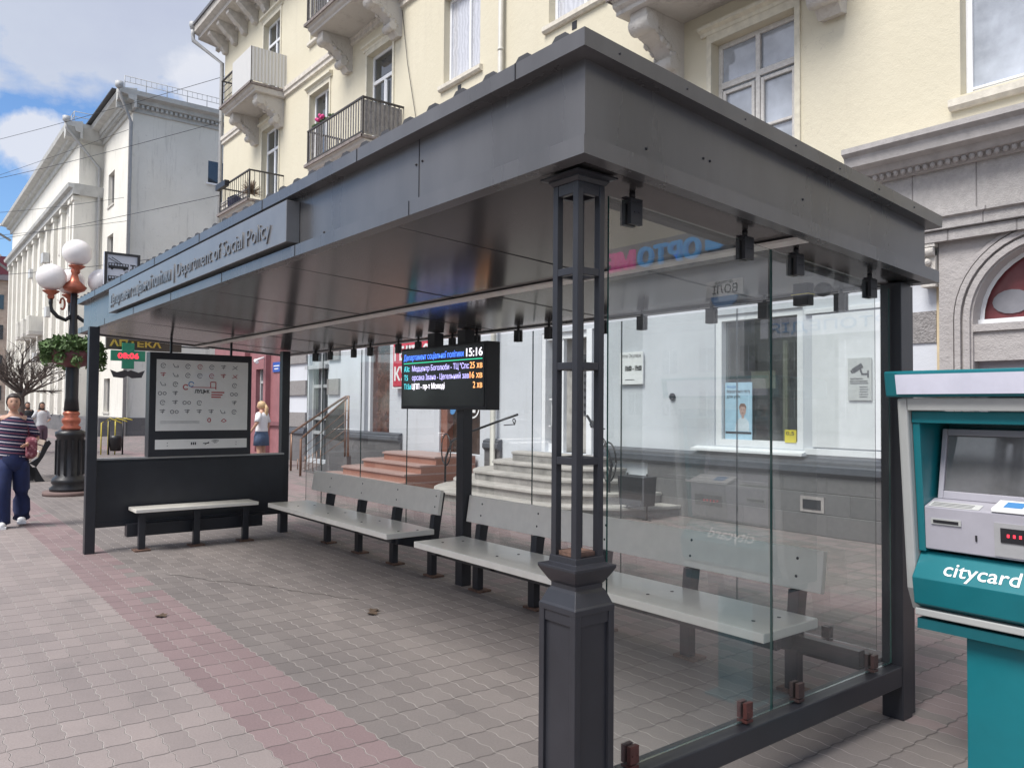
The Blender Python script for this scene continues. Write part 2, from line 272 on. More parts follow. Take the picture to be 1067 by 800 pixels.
# ---------------------------------------------------------------- mesh helpers
POS={}
def link(o,parent=None):
    C.objects.link(o)
    if parent: o.parent=parent
    return o
def empty(name,loc,label,cat,group=None,rz=0,kind=None):
    o=bpy.data.objects.new(name,None); C.objects.link(o); o.location=loc; o.rotation_euler=(0,0,rz); o.empty_display_size=.2
    POS[o.name]=Vector(loc); tag(o,label,cat,group,kind); return o
def tag(o,label=None,cat=None,group=None,kind=None):
    if label: o['label']=label
    if cat: o['category']=cat
    if group: o['group']=group
    if kind: o['kind']=kind
    return o
class G:
    def __init__(s): s.b=bmesh.new(); s.mats=[]; s.cur=0
    def face(s,vs,sm=False):
        try:
            q=s.b.faces.new(vs); q.material_index=s.cur; q.smooth=sm; return q
        except ValueError: return None
    def use(s,m):
        if m not in s.mats: s.mats.append(m)
        s.cur=s.mats.index(m); return s
    def box(s,x0,x1,y0,y1,z0,z1):
        if x0>x1:x0,x1=x1,x0
        if y0>y1:y0,y1=y1,y0
        if z0>z1:z0,z1=z1,z0
        v=[s.b.verts.new((x,y,z)) for x in (x0,x1) for y in (y0,y1) for z in (z0,z1)]
        for q in ((0,1,3,2),(4,6,7,5),(0,4,5,1),(2,3,7,6),(0,2,6,4),(1,5,7,3)): s.face([v[i] for i in q])
        return s
    def cbox(s,cx,cy,cz,sx,sy,sz): return s.box(cx-sx/2,cx+sx/2,cy-sy/2,cy+sy/2,cz-sz/2,cz+sz/2)
    def prism(s,pts,a,b,axis='x',taper=None):
        """pts 2D polygon; extruded along axis from a to b. x:(y,z) y:(x,z) z:(x,y)"""
        def P(p,t):
            return {'x':(t,p[0],p[1]),'y':(p[0],t,p[1]),'z':(p[0],p[1],t)}[axis]
        A=[s.b.verts.new(P(p,a)) for p in pts]; p2=taper or pts; B=[s.b.verts.new(P(p,b)) for p in p2]
        n=len(pts); s.face(A[::-1]); s.face(B)
        for i in range(n): s.face([A[i],A[(i+1)%n],B[(i+1)%n],B[i]])
        return s
    def tube(s,pts,rad,seg=8,cap=True,sm=True):
        rs=rad if isinstance(rad,(list,tuple)) else [rad]*len(pts); pts=[Vector(p) for p in pts]; rings=[]
        up=Vector((0,0,1))
        for i,p in enumerate(pts):
            d=(pts[min(i+1,len(pts)-1)]-pts[max(i-1,0)]).normalized()
            a=d.cross(up if abs(d.z)<.95 else Vector((1,0,0))).normalized(); b=d.cross(a).normalized()
            rings.append([s.b.verts.new(p+a*(math.cos(t)*rs[i])+b*(math.sin(t)*rs[i])) for t in [2*math.pi*k/seg for k in range(seg)]])
        for A,B in zip(rings,rings[1:]):
            for k in range(seg): s.face([A[k],A[(k+1)%seg],B[(k+1)%seg],B[k]],sm)
        if cap: s.face(rings[0][::-1]); s.face(rings[-1])
        return s
    def lathe(s,prof,cx,cy,seg=24,sm=True,rot=0,sq=False):
        """prof [(r,z)]"""
        rings=[]
        for rr,z in prof:
            if sq: ring=[s.b.verts.new((cx+rr*a,cy+rr*b,z)) for a,b in ((1,-1),(1,1),(-1,1),(-1,-1))]
            else: ring=[s.b.verts.new((cx+rr*math.cos(rot+2*math.pi*k/seg),cy+rr*math.sin(rot+2*math.pi*k/seg),z)) for k in range(seg)]
            rings.append(ring)
        n=len(rings[0])
        for A,B in zip(rings,rings[1:]):
            for k in range(n): s.face([A[k],A[(k+1)%n],B[(k+1)%n],B[k]],sm and not sq)
        s.face(rings[0][::-1]); s.face(rings[-1]); return s
    def ball(s,c,r,sc=(1,1,1),sub=2):
        q=bmesh.ops.create_icosphere(s.b,subdivisions=sub,radius=1)
        for v in q['verts']: v.co=Vector(c)+Vector((v.co.x*r*sc[0],v.co.y*r*sc[1],v.co.z*r*sc[2]))
        for v in q['verts']:
            for fc in v.link_faces: fc.smooth=True; fc.material_index=s.cur
        return s
    def quad(s,*p): s.face([s.b.verts.new(q) for q in p]); return s
    def build(s,name,mat,parent=None,bevel=0,loc=None,local=False,label=None,norm=True):
        if norm: bmesh.ops.recalc_face_normals(s.b,faces=s.b.faces)
        org=Vector((0,0,0))
        if not local:
            if parent is not None: org=POS.get(parent.name,Vector((0,0,0)))
            elif loc: org=Vector(loc)
        if org.length: bmesh.ops.translate(s.b,verts=s.b.verts,vec=-org)
        me=bpy.data.meshes.new(name); s.b.to_mesh(me); s.b.free()
        for m in ([mat] if not s.mats else s.mats): me.materials.append(m)
        o=bpy.data.objects.new(name,me); link(o,parent)
        if parent is None and loc: o.location=loc
        POS[o.name]=org
        if bevel:
            bv=o.modifiers.new('bevel','BEVEL'); bv.width=bevel; bv.segments=2; bv.limit_method='ANGLE'; bv.angle_limit=R(40)
        if label: o['label']=label
        return o
def build_split(g,name,mat,parent,bevel=0):
    """one object per connected piece"""
    b=g.b; b.verts.ensure_lookup_table(); seen=set(); out=[]
    for v in b.verts:
        if v.index in seen: continue
        st=[v]; comp=[]; seen.add(v.index)
        while st:
            q=st.pop(); comp.append(q)
            for e in q.link_edges:
                o=e.other_vert(q)
                if o.index not in seen: seen.add(o.index); st.append(o)
        h=G(); mp={c.index:h.b.verts.new(c.co) for c in comp}
        for fc in {fc for c in comp for fc in c.link_faces}: h.face([mp[x.index] for x in fc.verts],fc.smooth)
        out.append(h.build(name,mat,parent,bevel))
    b.free(); return out
def text(s,size,mat,parent,org,xd,yd,ext=.002,name='lettering',width=None,align='LEFT',bold=0,build=True):
    cu=bpy.data.curves.new('t','FONT'); cu.body=s; cu.size=size; cu.extrude=ext; cu.align_x=align; cu.offset=bold; cu.resolution_u=3
    to=bpy.data.objects.new('t',cu); C.objects.link(to); dg=bpy.context.evaluated_depsgraph_get(); dg.update()
    me=bpy.data.meshes.new_from_object(to.evaluated_get(dg)); C.objects.unlink(to); bpy.data.objects.remove(to)
    xs=[v.co.x for v in me.vertices]
    if not xs: return None
    x0,x1=min(xs),max(xs); k=1
    if width: k=width/(x1-x0)
    xd=Vector(xd).normalized(); yd=Vector(yd).normalized(); zd=xd.cross(yd)
    sub=POS.get(parent.name,Vector()) if parent is not None else Vector(org)
    off=x0 if align=='LEFT' else 0
    for v in me.vertices:
        c=v.co.copy(); v.co=Vector(org)-sub+xd*((c.x-off)*k)+yd*c.y+zd*c.z
    me.materials.clear(); me.materials.append(mat); me.name=name
    o=bpy.data.objects.new(name,me); link(o,parent)
    if parent is None: o.location=org
    POS[o.name]=sub; return o
def walls(g,x0,x1,z0,z1,Y,holes,depth=.18,T=None):
    """vertical wall facing -Y with rectangular holes (hx0,hx1,hz0,hz1) and reveals"""
    hs=[(max(a,x0),min(b,x1),max(c,z0),min(d,z1)) for a,b,c,d in holes if a<x1 and b>x0 and c<z1 and d>z0]
    xs=sorted({x0,x1,*[v for h in hs for v in h[:2]]}); zs=sorted({z0,z1,*[v for h in hs for v in h[2:]]})
    V={}
    def gv(x,z,y=Y):
        k=(round(x,4),round(z,4),round(y,4))
        if k not in V: V[k]=g.b.verts.new((x,y,z))
        return V[k]
    for a,b in zip(xs,xs[1:]):
        for c,d in zip(zs,zs[1:]):
            mx,mz=(a+b)/2,(c+d)/2
            if any(h[0]<mx<h[1] and h[2]<mz<h[3] for h in hs): continue
            g.face([gv(a,c),gv(b,c),gv(b,d),gv(a,d)])
    for a,b,c,d in hs:
        y2=Y+depth
        for p in (((a,Y,c),(a,Y,d),(a,y2,d),(a,y2,c)),((b,Y,d),(b,Y,c),(b,y2,c),(b,y2,d)),((a,Y,c),(a,y2,c),(b,y2,c),(b,Y,c)),((a,Y,d),(b,Y,d),(b,y2,d),(a,y2,d))):
            g.quad(*p)
def copy_tree(o,parent=None):
    c=o.copy(); C.objects.link(c); c.parent=parent; POS[c.name]=POS.get(o.name,Vector())
    for ch in list(o.children): copy_tree(ch,c)
    return c
def skin(verts,edges,radii,sub=2,root=0):
    me=bpy.data.meshes.new('s'); me.from_pydata([Vector(v) for v in verts],edges,[]); o=bpy.data.objects.new('s',me); C.objects.link(o)
    m=o.modifiers.new('k','SKIN'); m.use_smooth_shade=True
    for i,rr in enumerate(radii):
        sv=me.skin_vertices[0].data[i]; sv.radius=(rr,rr) if not isinstance(rr,tuple) else rr; sv.use_root=(i==root)
    sb=o.modifiers.new('s','SUBSURF'); sb.levels=sub; sb.render_levels=sub
    dg=bpy.context.evaluated_depsgraph_get(); dg.update(); r_=bpy.data.meshes.new_from_object(o.evaluated_get(dg))
    C.objects.unlink(o); bpy.data.objects.remove(o)
    for p in r_.polygons: p.use_smooth=True
    return r_
def meshobj(name,me,mat,parent):
    me.materials.clear(); me.materials.append(mat); o=bpy.data.objects.new(name,me); link(o,parent); POS[o.name]=POS.get(parent.name,Vector()) if parent else Vector(); return o
# ================================================================ GROUND
tag(G().quad((-400,-500,-.16),(400,-500,-.16),(400,400,-.16),(-400,400,-.16)).build('ground',M('earth',(.16,.15,.14),.95,var=.2,scale=.5)),kind='structure')
tag(G().quad((-160,-2.6,0),(40,-2.6,0),(40,60,0),(-160,60,0)).build('pavement',PAVE),kind='structure')
tag(G().box(-160,40,-2.75,-2.6,-.15,.012).build('kerb',M('kerb_granite',(.32,.31,.30),.8,var=.2,bump=.2),bevel=.01),kind='structure')
tag(G().quad((-160,-13,-.14),(40,-13,-.14),(40,-2.75,-.14),(-160,-2.75,-.14)).build('road',M('asphalt',(.06,.06,.062),.8,var=.2,scale=3,bump=.5,bscale=150)),kind='structure')
g=G()
for i in range(24): x=-150+i*8; g.quad((x,-7.9,-.134),(x+3,-7.9,-.134),(x+3,-7.78,-.134),(x,-7.78,-.134))
tag(g.build('road_marking',WHT),kind='structure')
tag(G().box(-160,40,-44,-13,-.15,.0).build('far_pavement',M('far_paving',(.42,.40,.38),.85,var=.15,scale=2)),kind='structure')
# ================================================================ MAIN BUILDING
Y=9.4
mb=empty('apartment_building',(-16,Y,0),'cream plastered apartment building with balconies behind the glass bus shelter','building')
# window table: x0,x1,z0,z1,style
UP=[]
cols=[(-28.3,-27.1),(-25.15,-23.75),(-21.45,-20.15),(-17.95,-16.65),(-14.42,-13.06),(-10.9,-9.48),(-7.22,-5.86),(-3.8,-2.45),(-.3,1.1),(3.2,4.6),(6.6,8.0)]
for ci,(a,b) in enumerate(cols):
    door=ci in (1,3)
    for fl,zb in enumerate((4.2,7.7,11.2)):
        if door and fl: z0,z1=zb+.15,zb+2.8
        elif ci==6 and fl==0: z0,z1=4.55,6.97
        elif ci==6 and fl==1: z0,z1=7.9,10.3
        else: z0,z1=zb+.95,zb+2.85
        if ci==0: continue
        UP.append((a,b,z0,z1,ci,fl))
holes=[h[:4] for h in UP]
g=G(); walls(g,-29,12,3.75,15,Y,holes,.2)
g.quad((-29,Y,0),(-29,Y,15),(-29,Y+12,15),(-29,Y+12,0)); g.quad((12,Y,0),(12,Y+12,0),(12,Y+12,15),(12,Y,15)); g.quad((-29,Y+12,15),(12,Y+12,15),(12,Y+12,0),(-29,Y+12,0))
g.build('wall',CREAM,mb,norm=False)
GH=[(-7.18,-5.77,1.08,2.95),(-11.05,-9.55,.8,2.95),(-14.45,-12.95,.62,2.9),(-17.9,-16.63,.78,3.15),(-21.25,-20.0,.1,3.2),(-4.95,-4.45,9,9.1)]
g=G(); walls(g,-22.9,-4.38,.0,3.75,Y+.01,GH,.25)
g.build('ground_floor_wall',WHITE,mb,norm=False)
g=G(); walls(g,-1.6,12,0,3.75,Y+.01,[(1.2,2.6,1.1,3.1),(4.5,6.2,.1,3.1),(7.6,9,1.1,3.1)],.25); g.build('ground_floor_wall',WHITE,mb,norm=False)
# string courses and floor band
g=G()
for x0,x1 in ((-22.9,-4.95),(-.9,12)): g.box(x0,x1,Y-.06,Y+.005,3.7,3.86)
for z,xa,xb in ((11.05,-29.02,12),(8.62,-29.02,-26.4)):
    g.prism([(Y+.004,z),(Y-.07,z+.02),(Y-.07,z+.12),(Y-.11,z+.15),(Y-.11,z+.27),(Y+.004,z+.31)],xa,xb)
g.build('string_course',M('band_render',(.60,.56,.50),.85,var=.2,scale=10,bump=.3),mb)
# eaves cornice
g=G(); g.prism([(Y+.006,14.72),(Y-.12,14.76),(Y-.12,14.9),(Y-.75,15.0),(Y-.75,15.12),(Y-.92,15.2),(Y-.95,15.42),(Y+.006,15.5)],-29.75,12)
g.prism([(-29.004,14.72),(-29.12,14.76),(-29.12,14.9),(-29.7,15.0),(-29.75,15.42),(-29.004,15.5)],Y-.1,Y+12,axis='y')
g.build('cornice',M('cornice_render',(.52,.49,.45),.85,var=.15,bump=.3),mb)
for i in range(40):
    x=-28.9+i*.98; G().prism([(Y-.0,14.3),(Y-.14,14.32),(Y-.24,14.5),(Y-.4,14.6),(Y-.6,14.8),(Y-.68,14.86),(Y-.68,14.98),(Y-.0,14.98)],x,x+.26).build('cornice_bracket',M('cornice_render'),mb,bevel=.02)
g=G(); g.box(-29.8,12,Y-1.0,Y-.9,15.4,15.5); g.prism([(Y-1.0,15.46),(Y+6,18.2),(Y+12.5,15.46)],-29.8,12); g.build('roof',M('grey_roof_sheet',(.12,.12,.13),.6,var=.2),mb)
# plinth & ledge
g=G()
for x0,x1 in ((-22.9,-21.3),(-19.95,-16),(-12.7,-12.2),(-8.4,-4.05),(-.9,4.4),(6.3,12)): g.box(x0,x1,Y-.06,Y+.0,0,.76)
g.b.verts.index_update(); build_split(g,'plinth',PLINTH,mb)
g=G()
for x0,x1 in ((-22.9,-21.3),(-19.95,-16),(-12.7,-12.2),(-9.4,-4.05),(-.9,4.4),(6.3,12)):
    g.prism([(Y+.0,.75),(Y-.07,.75),(Y-.12,.80),(Y-.12,.88),(Y-.10,.9),(Y-.10,.94),(Y+.0,.98)],x0,x1)
g.b.verts.index_update(); build_split(g,'ledge',LEDGE,mb,.004)
g=G(); g.box(-5.72,-5.47,Y-.085,Y-.058,.33,.45); g.build('air_vent',BLACKP,mb)
g=G().box(-5.76,-5.43,Y-.075,Y-.059,.29,.49).build('vent_frame',M('patched_mortar',(.38,.34,.33),.9,var=.2),mb)
# quoins left (two columns) and right
g=G()
for k in range(6):
    z=.98+k*.46
    if k%2==0:
        for x0,x1 in ((-22.9,-21.35),(-19.95,-19.25)): g.box(x0,x1,Y-.05,Y+.008,z,z+.42)
for z in (2.38,1.6,.98): g.box(-4.42,-4.06,Y-.05,Y+.008,z,z+.36)
g.box(-4.42,-4.06,Y-.05,Y+.008,3.12,3.48)
g.b.verts.index_update(); build_split(g,'quoin',TUFR,mb)
g=G().box(-4.38,-4.05,Y-.03,Y+.0,.98,3.75).build('quoin_ground',WHITE,mb)
g=G().box(-4.05,-3.985,Y-.06,Y+.1,0.0,3.3).build('reveal_strip',M('ochre_render',(.55,.45,.30),.9,var=.15),mb)
# portal (grey stone surround with arch)
PY_=Y-.16; cxa,ra,zs=-2.87,.76,2.5
g=G()
def arcpts(r_,n=20): return [(cxa+r_*math.cos(math.pi*k/n),zs+.1+r_*math.sin(math.pi*k/n)) for k in range(n+1)]
# face with arched hole from arc and door opening
x0,x1,zt=-3.98,-1.76,3.48
ap=arcpts(ra)
V=lambda x,z,y=PY_: g.b.verts.new((x,y,z))
# strips between arc and top
for (ax,az),(bx,bz) in zip(ap,ap[1:]):
    g.quad((ax,PY_,az),(bx,PY_,bz),(bx,PY_,zt),(ax,PY_,zt)); g.quad((ax,PY_,az),(ax,PY_+.3,az),(bx,PY_+.3,bz),(bx,PY_,bz))
g.quad((x0,PY_,0),(cxa-ra,PY_,0),(cxa-ra,PY_,zt),(x0,PY_,zt)); g.quad((cxa+ra,PY_,0),(x1,PY_,0),(x1,PY_,zt),(cxa+ra,PY_,zt))
for x in (cxa-ra,cxa+ra): g.quad((x,PY_,0),(x,PY_+.3,0),(x,PY_+.3,zs+.1),(x,PY_,zs+.1))
g.quad((x0,PY_,0),(x0,PY_,zt),(x0,Y+.1,zt),(x0,Y+.1,0)); g.quad((x1,PY_,0),(x1,Y+.1,0),(x1,Y+.1,zt),(x1,PY_,zt))
g.build('portal_wall',TUFF,mb,norm=False)
g=G()
for r0,r1,yy in ((ra+.02,ra+.085,PY_-.035),(ra+.11,ra+.17,PY_-.05),(ra+.19,ra+.23,PY_-.03)):
    A=arcpts(r0,24); B=arcpts(r1,24); A=[(A[0][0],0)]+A+[(A[-1][0],0)]; B=[(B[0][0],0)]+B+[(B[-1][0],0)]
    for i in range(len(A)-1):
        a,b,c,d=A[i],A[i+1],B[i+1],B[i]
        g.quad((a[0],yy,a[1]),(d[0],yy,d[1]),(c[0],yy,c[1]),(b[0],yy,b[1])); g.quad((a[0],yy,a[1]),(b[0],yy,b[1]),(b[0],PY_+.01,b[1]),(a[0],PY_+.01,a[1])); g.quad((d[0],yy,d[1]),(d[0],PY_+.01,d[1]),(c[0],PY_+.01,c[1]),(c[0],yy,c[1]))
g.build('arch_moulding',TUFF,mb)
g=G(); g.box(cxa-ra,cxa+ra,PY_+.03,PY_+.28,2.14,2.46); g.box(cxa-ra,cxa+ra,PY_-.0,PY_+.2,2.46,2.54); g.build('arch_transom',TUFF,mb)
fan=[(cxa+(ra-.002)*math.cos(math.pi*k/20),zs+.1+(ra-.002)*math.sin(math.pi*k/20)) for k in range(21)]
fw=G().prism([(cxa-ra,zs+.04)]+fan[::-1]+[(cxa+ra,zs+.04)],PY_+.22,PY_+.26,axis='y').build('arch_window',M('maroon_behind_glass',(.16,.045,.05),.06,var=.3,scale=3,coat=1),mb)
g=G()
for (a,b),(c,d) in zip(fan,fan[1:]):
    k=.94; q=lambda x,z:(cxa+(x-cxa)*k,zs+.1+(z-zs-.1)*k)
    g.quad((a,PY_+.18,b),(c,PY_+.18,d),(q(c,d)[0],PY_+.18,q(c,d)[1]),(q(a,b)[0],PY_+.18,q(a,b)[1]))
g.box(cxa-ra,cxa+ra,PY_+.14,PY_+.22,2.545,2.60); g.build('frame',WFRAME,fw)
g=G().prism([(cxa-.45+.19*math.cos(t*math.pi/8),2.78+.13*math.sin(t*math.pi/8)) for t in range(16)],PY_+.205,PY_+.215,axis='y').build('round_sticker',M('grey_sticker',(.20,.20,.22),.4),fw)
# portal door
dd=G().box(cxa-ra,cxa+ra,PY_+.22,PY_+.27,.1,2.14).build('door',PANE,mb); g=G()
for x in (cxa-ra,cxa-.04,cxa+ra-.08): g.box(x,x+.08,PY_+.16,PY_+.22,.1,2.14)
g.box(cxa-ra+.08,cxa-.04,PY_+.165,PY_+.22,2.06,2.14); g.box(cxa+.04,cxa+ra-.08,PY_+.165,PY_+.22,2.06,2.14); g.build('frame',KSILV,dd)
g=G().cbox(cxa+.02,PY_+.1,1.1,.03,.04,.35).build('handle',KSILV,dd)
# entablature
EX0,EX1=-4.90,-1.05
g=G()
g.box(EX0+.3,EX1-.2,PY_-.03,Y+.003,3.78,4.3)
g.prism([(Y+.002,3.48),(PY_-.10,3.48),(PY_-.10,3.60),(PY_-.13,3.60),(PY_-.13,3.72),(PY_-.17,3.74),(PY_-.17,3.78),(Y+.002,3.78)],EX0+.24,EX1-.12)
g.build('frieze',nodes_mat('frieze_blocks',.92,stone_blocks(.68,.9,(.365,.345,.335),(.415,.395,.385),(.165,.15,.145)),.012),mb)
g=G(); g.prism([(Y+.002,4.3),(PY_-.08,4.3),(PY_-.1,4.36),(PY_-.18,4.38),(PY_-.22,4.45),(PY_-.34,4.47),(PY_-.36,4.58),(PY_-.42,4.62),(PY_-.42,4.68),(Y+.002,4.74)],EX0,EX1)
g.build('portal_cornice',M('cornice_stone',(.405,.385,.375),.9,var=.15,scale=8,bump=.2),mb)
g=G()
for i in range(46):
    x=EX0+.1+i*.082; g.ball((x,PY_-.13,4.345),.036,(.9,1,1.2),1)
g.build('egg_moulding',M('cornice_stone'),mb)
g=G(); g.box(-4.16,-4.0,PY_-.04,Y,3.0,3.479)
g.tube([(-4.16,PY_-.05,3.39),(-4.0,PY_-.05,3.39)],.055,12); g.tube([(-4.16,PY_-.04,3.14),(-4.0,PY_-.04,3.14)],.042,12); g.ball((-4.08,PY_-.06,3.27),.05,(1,1,1),1); g.box(-4.19,-3.985,PY_-.09,Y,3.44,3.478); g.build('scroll_bracket',OLDC,mb)
# windows
WSEED=random.Random(3)
def window(a,b,z0,z1,ci,fl,par,y=Y,old=False):
    fm=OFRAME if old else WFRAME; yy=y+.15
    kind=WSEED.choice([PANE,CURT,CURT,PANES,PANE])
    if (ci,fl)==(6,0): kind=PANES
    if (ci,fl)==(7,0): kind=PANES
    if (ci,fl) in ((4,1),(5,1)): kind=CURT
    if ci in (2,3): kind=PANE
    p=G().box(a,b,yy+.035,yy+.06,z0,z1).build('window',kind,par)
    t=.07; g=G(); g.box(a,a+t,yy,yy+.04,z0,z1).box(b-t,b,yy,yy+.04,z0,z1).box(a+t,b-t,yy,yy+.04,z1-t,z1).box(a+t,b-t,yy,yy+.04,z0,z0+t)
    mx=(a+b)/2; zt=z0+(z1-z0)*.68
    if (ci,fl)==(6,0):
        g.box(a+t,b-t,yy-.01,yy+.035,6.3,6.39).box(mx-.035,mx+.035,yy-.012,yy+.035,z0+t,z1-t)
        for (p0,p1) in ((a+t+.02,mx-.05),(mx+.05,b-t-.02)):
            g.box(p0,p0+.05,yy-.015,yy+.03,z0+.1,6.26).box(p1-.05,p1,yy-.015,yy+.03,z0+.1,6.26).box(p0+.05,p1-.05,yy-.013,yy+.03,6.21,6.26).box(p0+.05,p1-.05,yy-.013,yy+.03,5.55,5.59)
    elif ci in (1,3) and fl:
        g.box(a+t,b-t,yy-.01,yy+.035,z1-.75,z1-.66).box(mx-.03,mx+.03,yy-.012,yy+.035,z0+t,z1-.75).box(mx+.06,mx+.11,yy-.02,yy+.03,z0+.1,z1-.8).box(b-t-.06,b-t-.01,yy-.02,yy+.03,z0+.1,z1-.8)
        if ci==1: g.box(mx-.02,mx+.02,yy-.01,yy+.035,z1-.66,z1-t)
    elif ci==7: g.box(a+t,b-t,yy-.01,yy+.03,z0+t,z0+t+.03).box(mx-.03,mx+.03,yy-.012,yy+.035,z0+t,z1-t)
    else: g.box(mx-.035+.12,mx+.035+.12,yy-.01,yy+.035,z0+t,z1-t)
    g.build('frame',fm,p,bevel=.006)
    g=G()
    if not(ci in (1,3) and fl) and not (ci==6): 
        g.prism([(y+.1,z0-.02),(y-.09,z0-.05),(y-.09,z0-.13),(y-.05,z0-.17),(y+.003,z0-.17)],a-.1,b+.1); g.build('sill',M('sill_render',(.62,.58,.50),.8,var=.15,scale=10,bump=.2),p)
    else: g.b.free()
    g=G()
    if ci in (1,2,3,6):
        g.prism([(y+.002,z1+.12),(y-.04,z1+.12),(y-.05,z1+.17),(y-.12,z1+.2),(y-.12,z1+.25),(y+.002,z1+.28)],a-.18,b+.18)
        g.box(a-.08,a-.0,y-.03,y+.002,z0,z1+.12).box(b,b+.08,y-.03,y+.002,z0,z1+.12).box(a,b,y-.03,y+.002,z1,z1+.12); g.build('surround',M('surround_render',(.64,.60,.49),.85,var=.12,scale=10,bump=.2),p)
    else: g.b.free()
for q in UP: window(*q,mb,old=(q[4]==6))
# small vents under sills
g=G()
for x,z in ((-13.79,8.37),(-10.2,8.37),(-7.9,7.35)): g.box(x-.06,x+.06,Y-.01,Y+.005,z-.07,z+.07)
g.b.verts.index_update(); build_split(g,'wall_vent',BLACKP,mb)
# ground floor windows/doors
p=G().box(-17.9,-16.63,Y+.2,Y+.24,.78,3.15).build('window',M('brown_display_window',(.10,.045,.035),.1,var=.7,scale=5,coat=.8),mb); g=G(); g.box(-17.9,-17.8,Y+.12,Y+.2,.78,3.15).box(-16.7,-16.63,Y+.12,Y+.2,.78,3.15); g.build('frame',WFRAME,p)
p=G().box(-21.25,-20.0,Y+.2,Y+.24,.1,3.2).build('door',PANE,mb)
g=G()
for x in (-21.25,-20.68,-20.08): g.box(x,x+.08,Y+.12,Y+.2,.1,3.2)
for z in (.8,1.2,2.1,2.75): g.box(-21.17,-20.08,Y+.13,Y+.2,z,z+.09)
g.box(-21.3,-19.95,Y-.1,Y+.2,2.62,2.72); g.build('frame',M('grey_frame',(.42,.43,.44),.5),p)
p=G().box(-14.45,-12.95,Y+.2,Y+.24,.62,2.9).build('door',DOORB,mb); g=G(); g.box(-14.45,-14.2,Y+.05,Y+.2,.62,2.9).box(-13.75,-13.68,Y+.15,Y+.2,.62,2.9).box(-13.05,-12.95,Y+.1,Y+.2,.62,2.9); g.build('frame',M('rust_brown_frame',(.2,.075,.045),.5),p)
# round door stickers
for cx,cz,rr,mt in ((-14.12,1.72,.24,BLUI),(-13.0-.38,1.60,.24,WHT)):
    g=G(); n=24
    if mt is WHT:
        for k in range(n):
            a,b=2*math.pi*k/n,2*math.pi*(k+1)/n; q=lambda t,r_:(cx+r_*math.cos(t),Y+.13,cz+r_*math.sin(t)); g.quad(q(a,rr),q(b,rr),q(b,rr*.86),q(a,rr*.86))
        for j in range(3): g.box(cx-.1,cx+.1,Y+.126,Y+.13,cz-.12+j*.1,cz-.06+j*.1)
    else:
        g.prism([(cx+rr*.7*math.cos(2*math.pi*k/n),cz+rr*1.2*math.sin(2*math.pi*k/n)) for k in range(n)],Y+.12,Y+.135,axis='y')
    g.build('door_sticker',mt,p)
# door with white frame, intercom mailboxes behind
p=G().box(-11.05,-9.55,Y+.42,Y+.45,.8,2.95).build('door',M('dim_hall_wall',(.42,.40,.38),.7,var=.2),mb)
g=G(); g.box(-11.05,-10.95,Y+.02,Y+.2,.8,2.95).box(-9.85,-9.72,Y-.0,Y+.12,.8,2.95).box(-10.95,-9.85,Y+.06,Y+.2,2.83,2.95).box(-9.62,-9.55,Y+.02,Y+.2,.8,2.95).box(-11.0,-10.55,Y+.1,Y+.14,.8,.95).box(-10.6,-10.52,Y+.08,Y+.16,.8,2.83); g.build('frame',WFRAME,p)
g=G().box(-10.3,-9.98,Y+.36,Y+.42,1.45,2.55).build('mailbox_panel',M('dark_cabinet',(.10,.10,.11),.4),p)
g2=G()
for r_ in range(8):
    for c_ in range(3): g2.box(-10.28+c_*.105,-10.2+c_*.105,Y+.345,Y+.36,1.5+r_*.13,1.55+r_*.13)
g2.build('mail_slot',BLACKP,p)
g=G(); g.tube([(-10.75,Y+.02,1.75),(-10.75,Y-.05,1.74),(-10.62,Y-.05,1.74),(-10.62,Y-.05,1.28),(-10.75,Y-.05,1.27),(-10.75,Y+.02,1.27),(-10.75,Y+.02,1.75)],.015,8); g.build('handle',WHT,p)
# shop window: real recess
g=G(); g.box(-7.14,-5.81,Y+.95,Y+1.0,1.1,2.93); g.box(-7.14,-5.81,Y+.2,Y+.95,1.06,1.1); g.box(-7.18,-7.14,Y+.26,Y+.95,1.1,2.93); g.box(-5.81,-5.77,Y+.26,Y+.95,1.1,2.93); g.box(-7.14,-5.81,Y+.26,Y+.95,2.93,2.96); g.build('shop_interior',M('dim_shop_wall',(.10,.098,.095),.8,var=.2,scale=2),mb)
p=G().box(-7.1,-5.85,Y+.14,Y+.15,1.16,2.88).build('window',glass('shop_glass',(.8,.83,.83),dirt=.03),mb)
g=G(); g.box(-7.18,-7.08,Y+.04,Y+.2,1.08,2.95).box(-5.87,-5.77,Y+.04,Y+.2,1.08,2.95).box(-7.08,-5.87,Y+.04,Y+.2,2.86,2.95).box(-7.08,-5.87,Y+.04,Y+.2,1.08,1.17); g.build('frame',WFRAME,p)
G().prism([(Y+.1,1.08),(Y-.14,1.03),(Y-.14,1.0),(Y+.1,1.0)],-7.5,-5.7).build('sill',WFRAME,p)
g=G(); g.box(-6.25,-6.18,Y+.3,Y+.35,1.16,2.55).box(-5.98,-5.92,Y+.3,Y+.35,1.16,2.6).box(-6.9,-6.5,Y+.5,Y+.52,1.9,2.15); g.b.verts.index_update(); build_split(g,'inner_frame',M('yellowish_frame',(.45,.42,.30),.5),mb)
# white panelled window to the right of the shop window
g=G(); g.box(-5.62,-4.62,Y-.02,Y+.008,1.12,2.82); g.box(-5.72,-4.5,Y-.035,Y+.008,1.02,1.1).box(-5.72,-4.5,Y-.035,Y+.008,2.84,2.9); g.build('shutter',WFRAME,mb,bevel=.004)
G().lathe([(.055,0),(.055,.02)],0,0,16).build('wall_lamp_cap',BLACKP,mb,local=True)
o=[c for c in mb.children if c.name.startswith('wall_lamp_cap')][0]; o.location=Vector((-7.95,Y-.0,1.78))-Vector((-16,Y,0)); o.rotation_euler=(R(90),0,0)
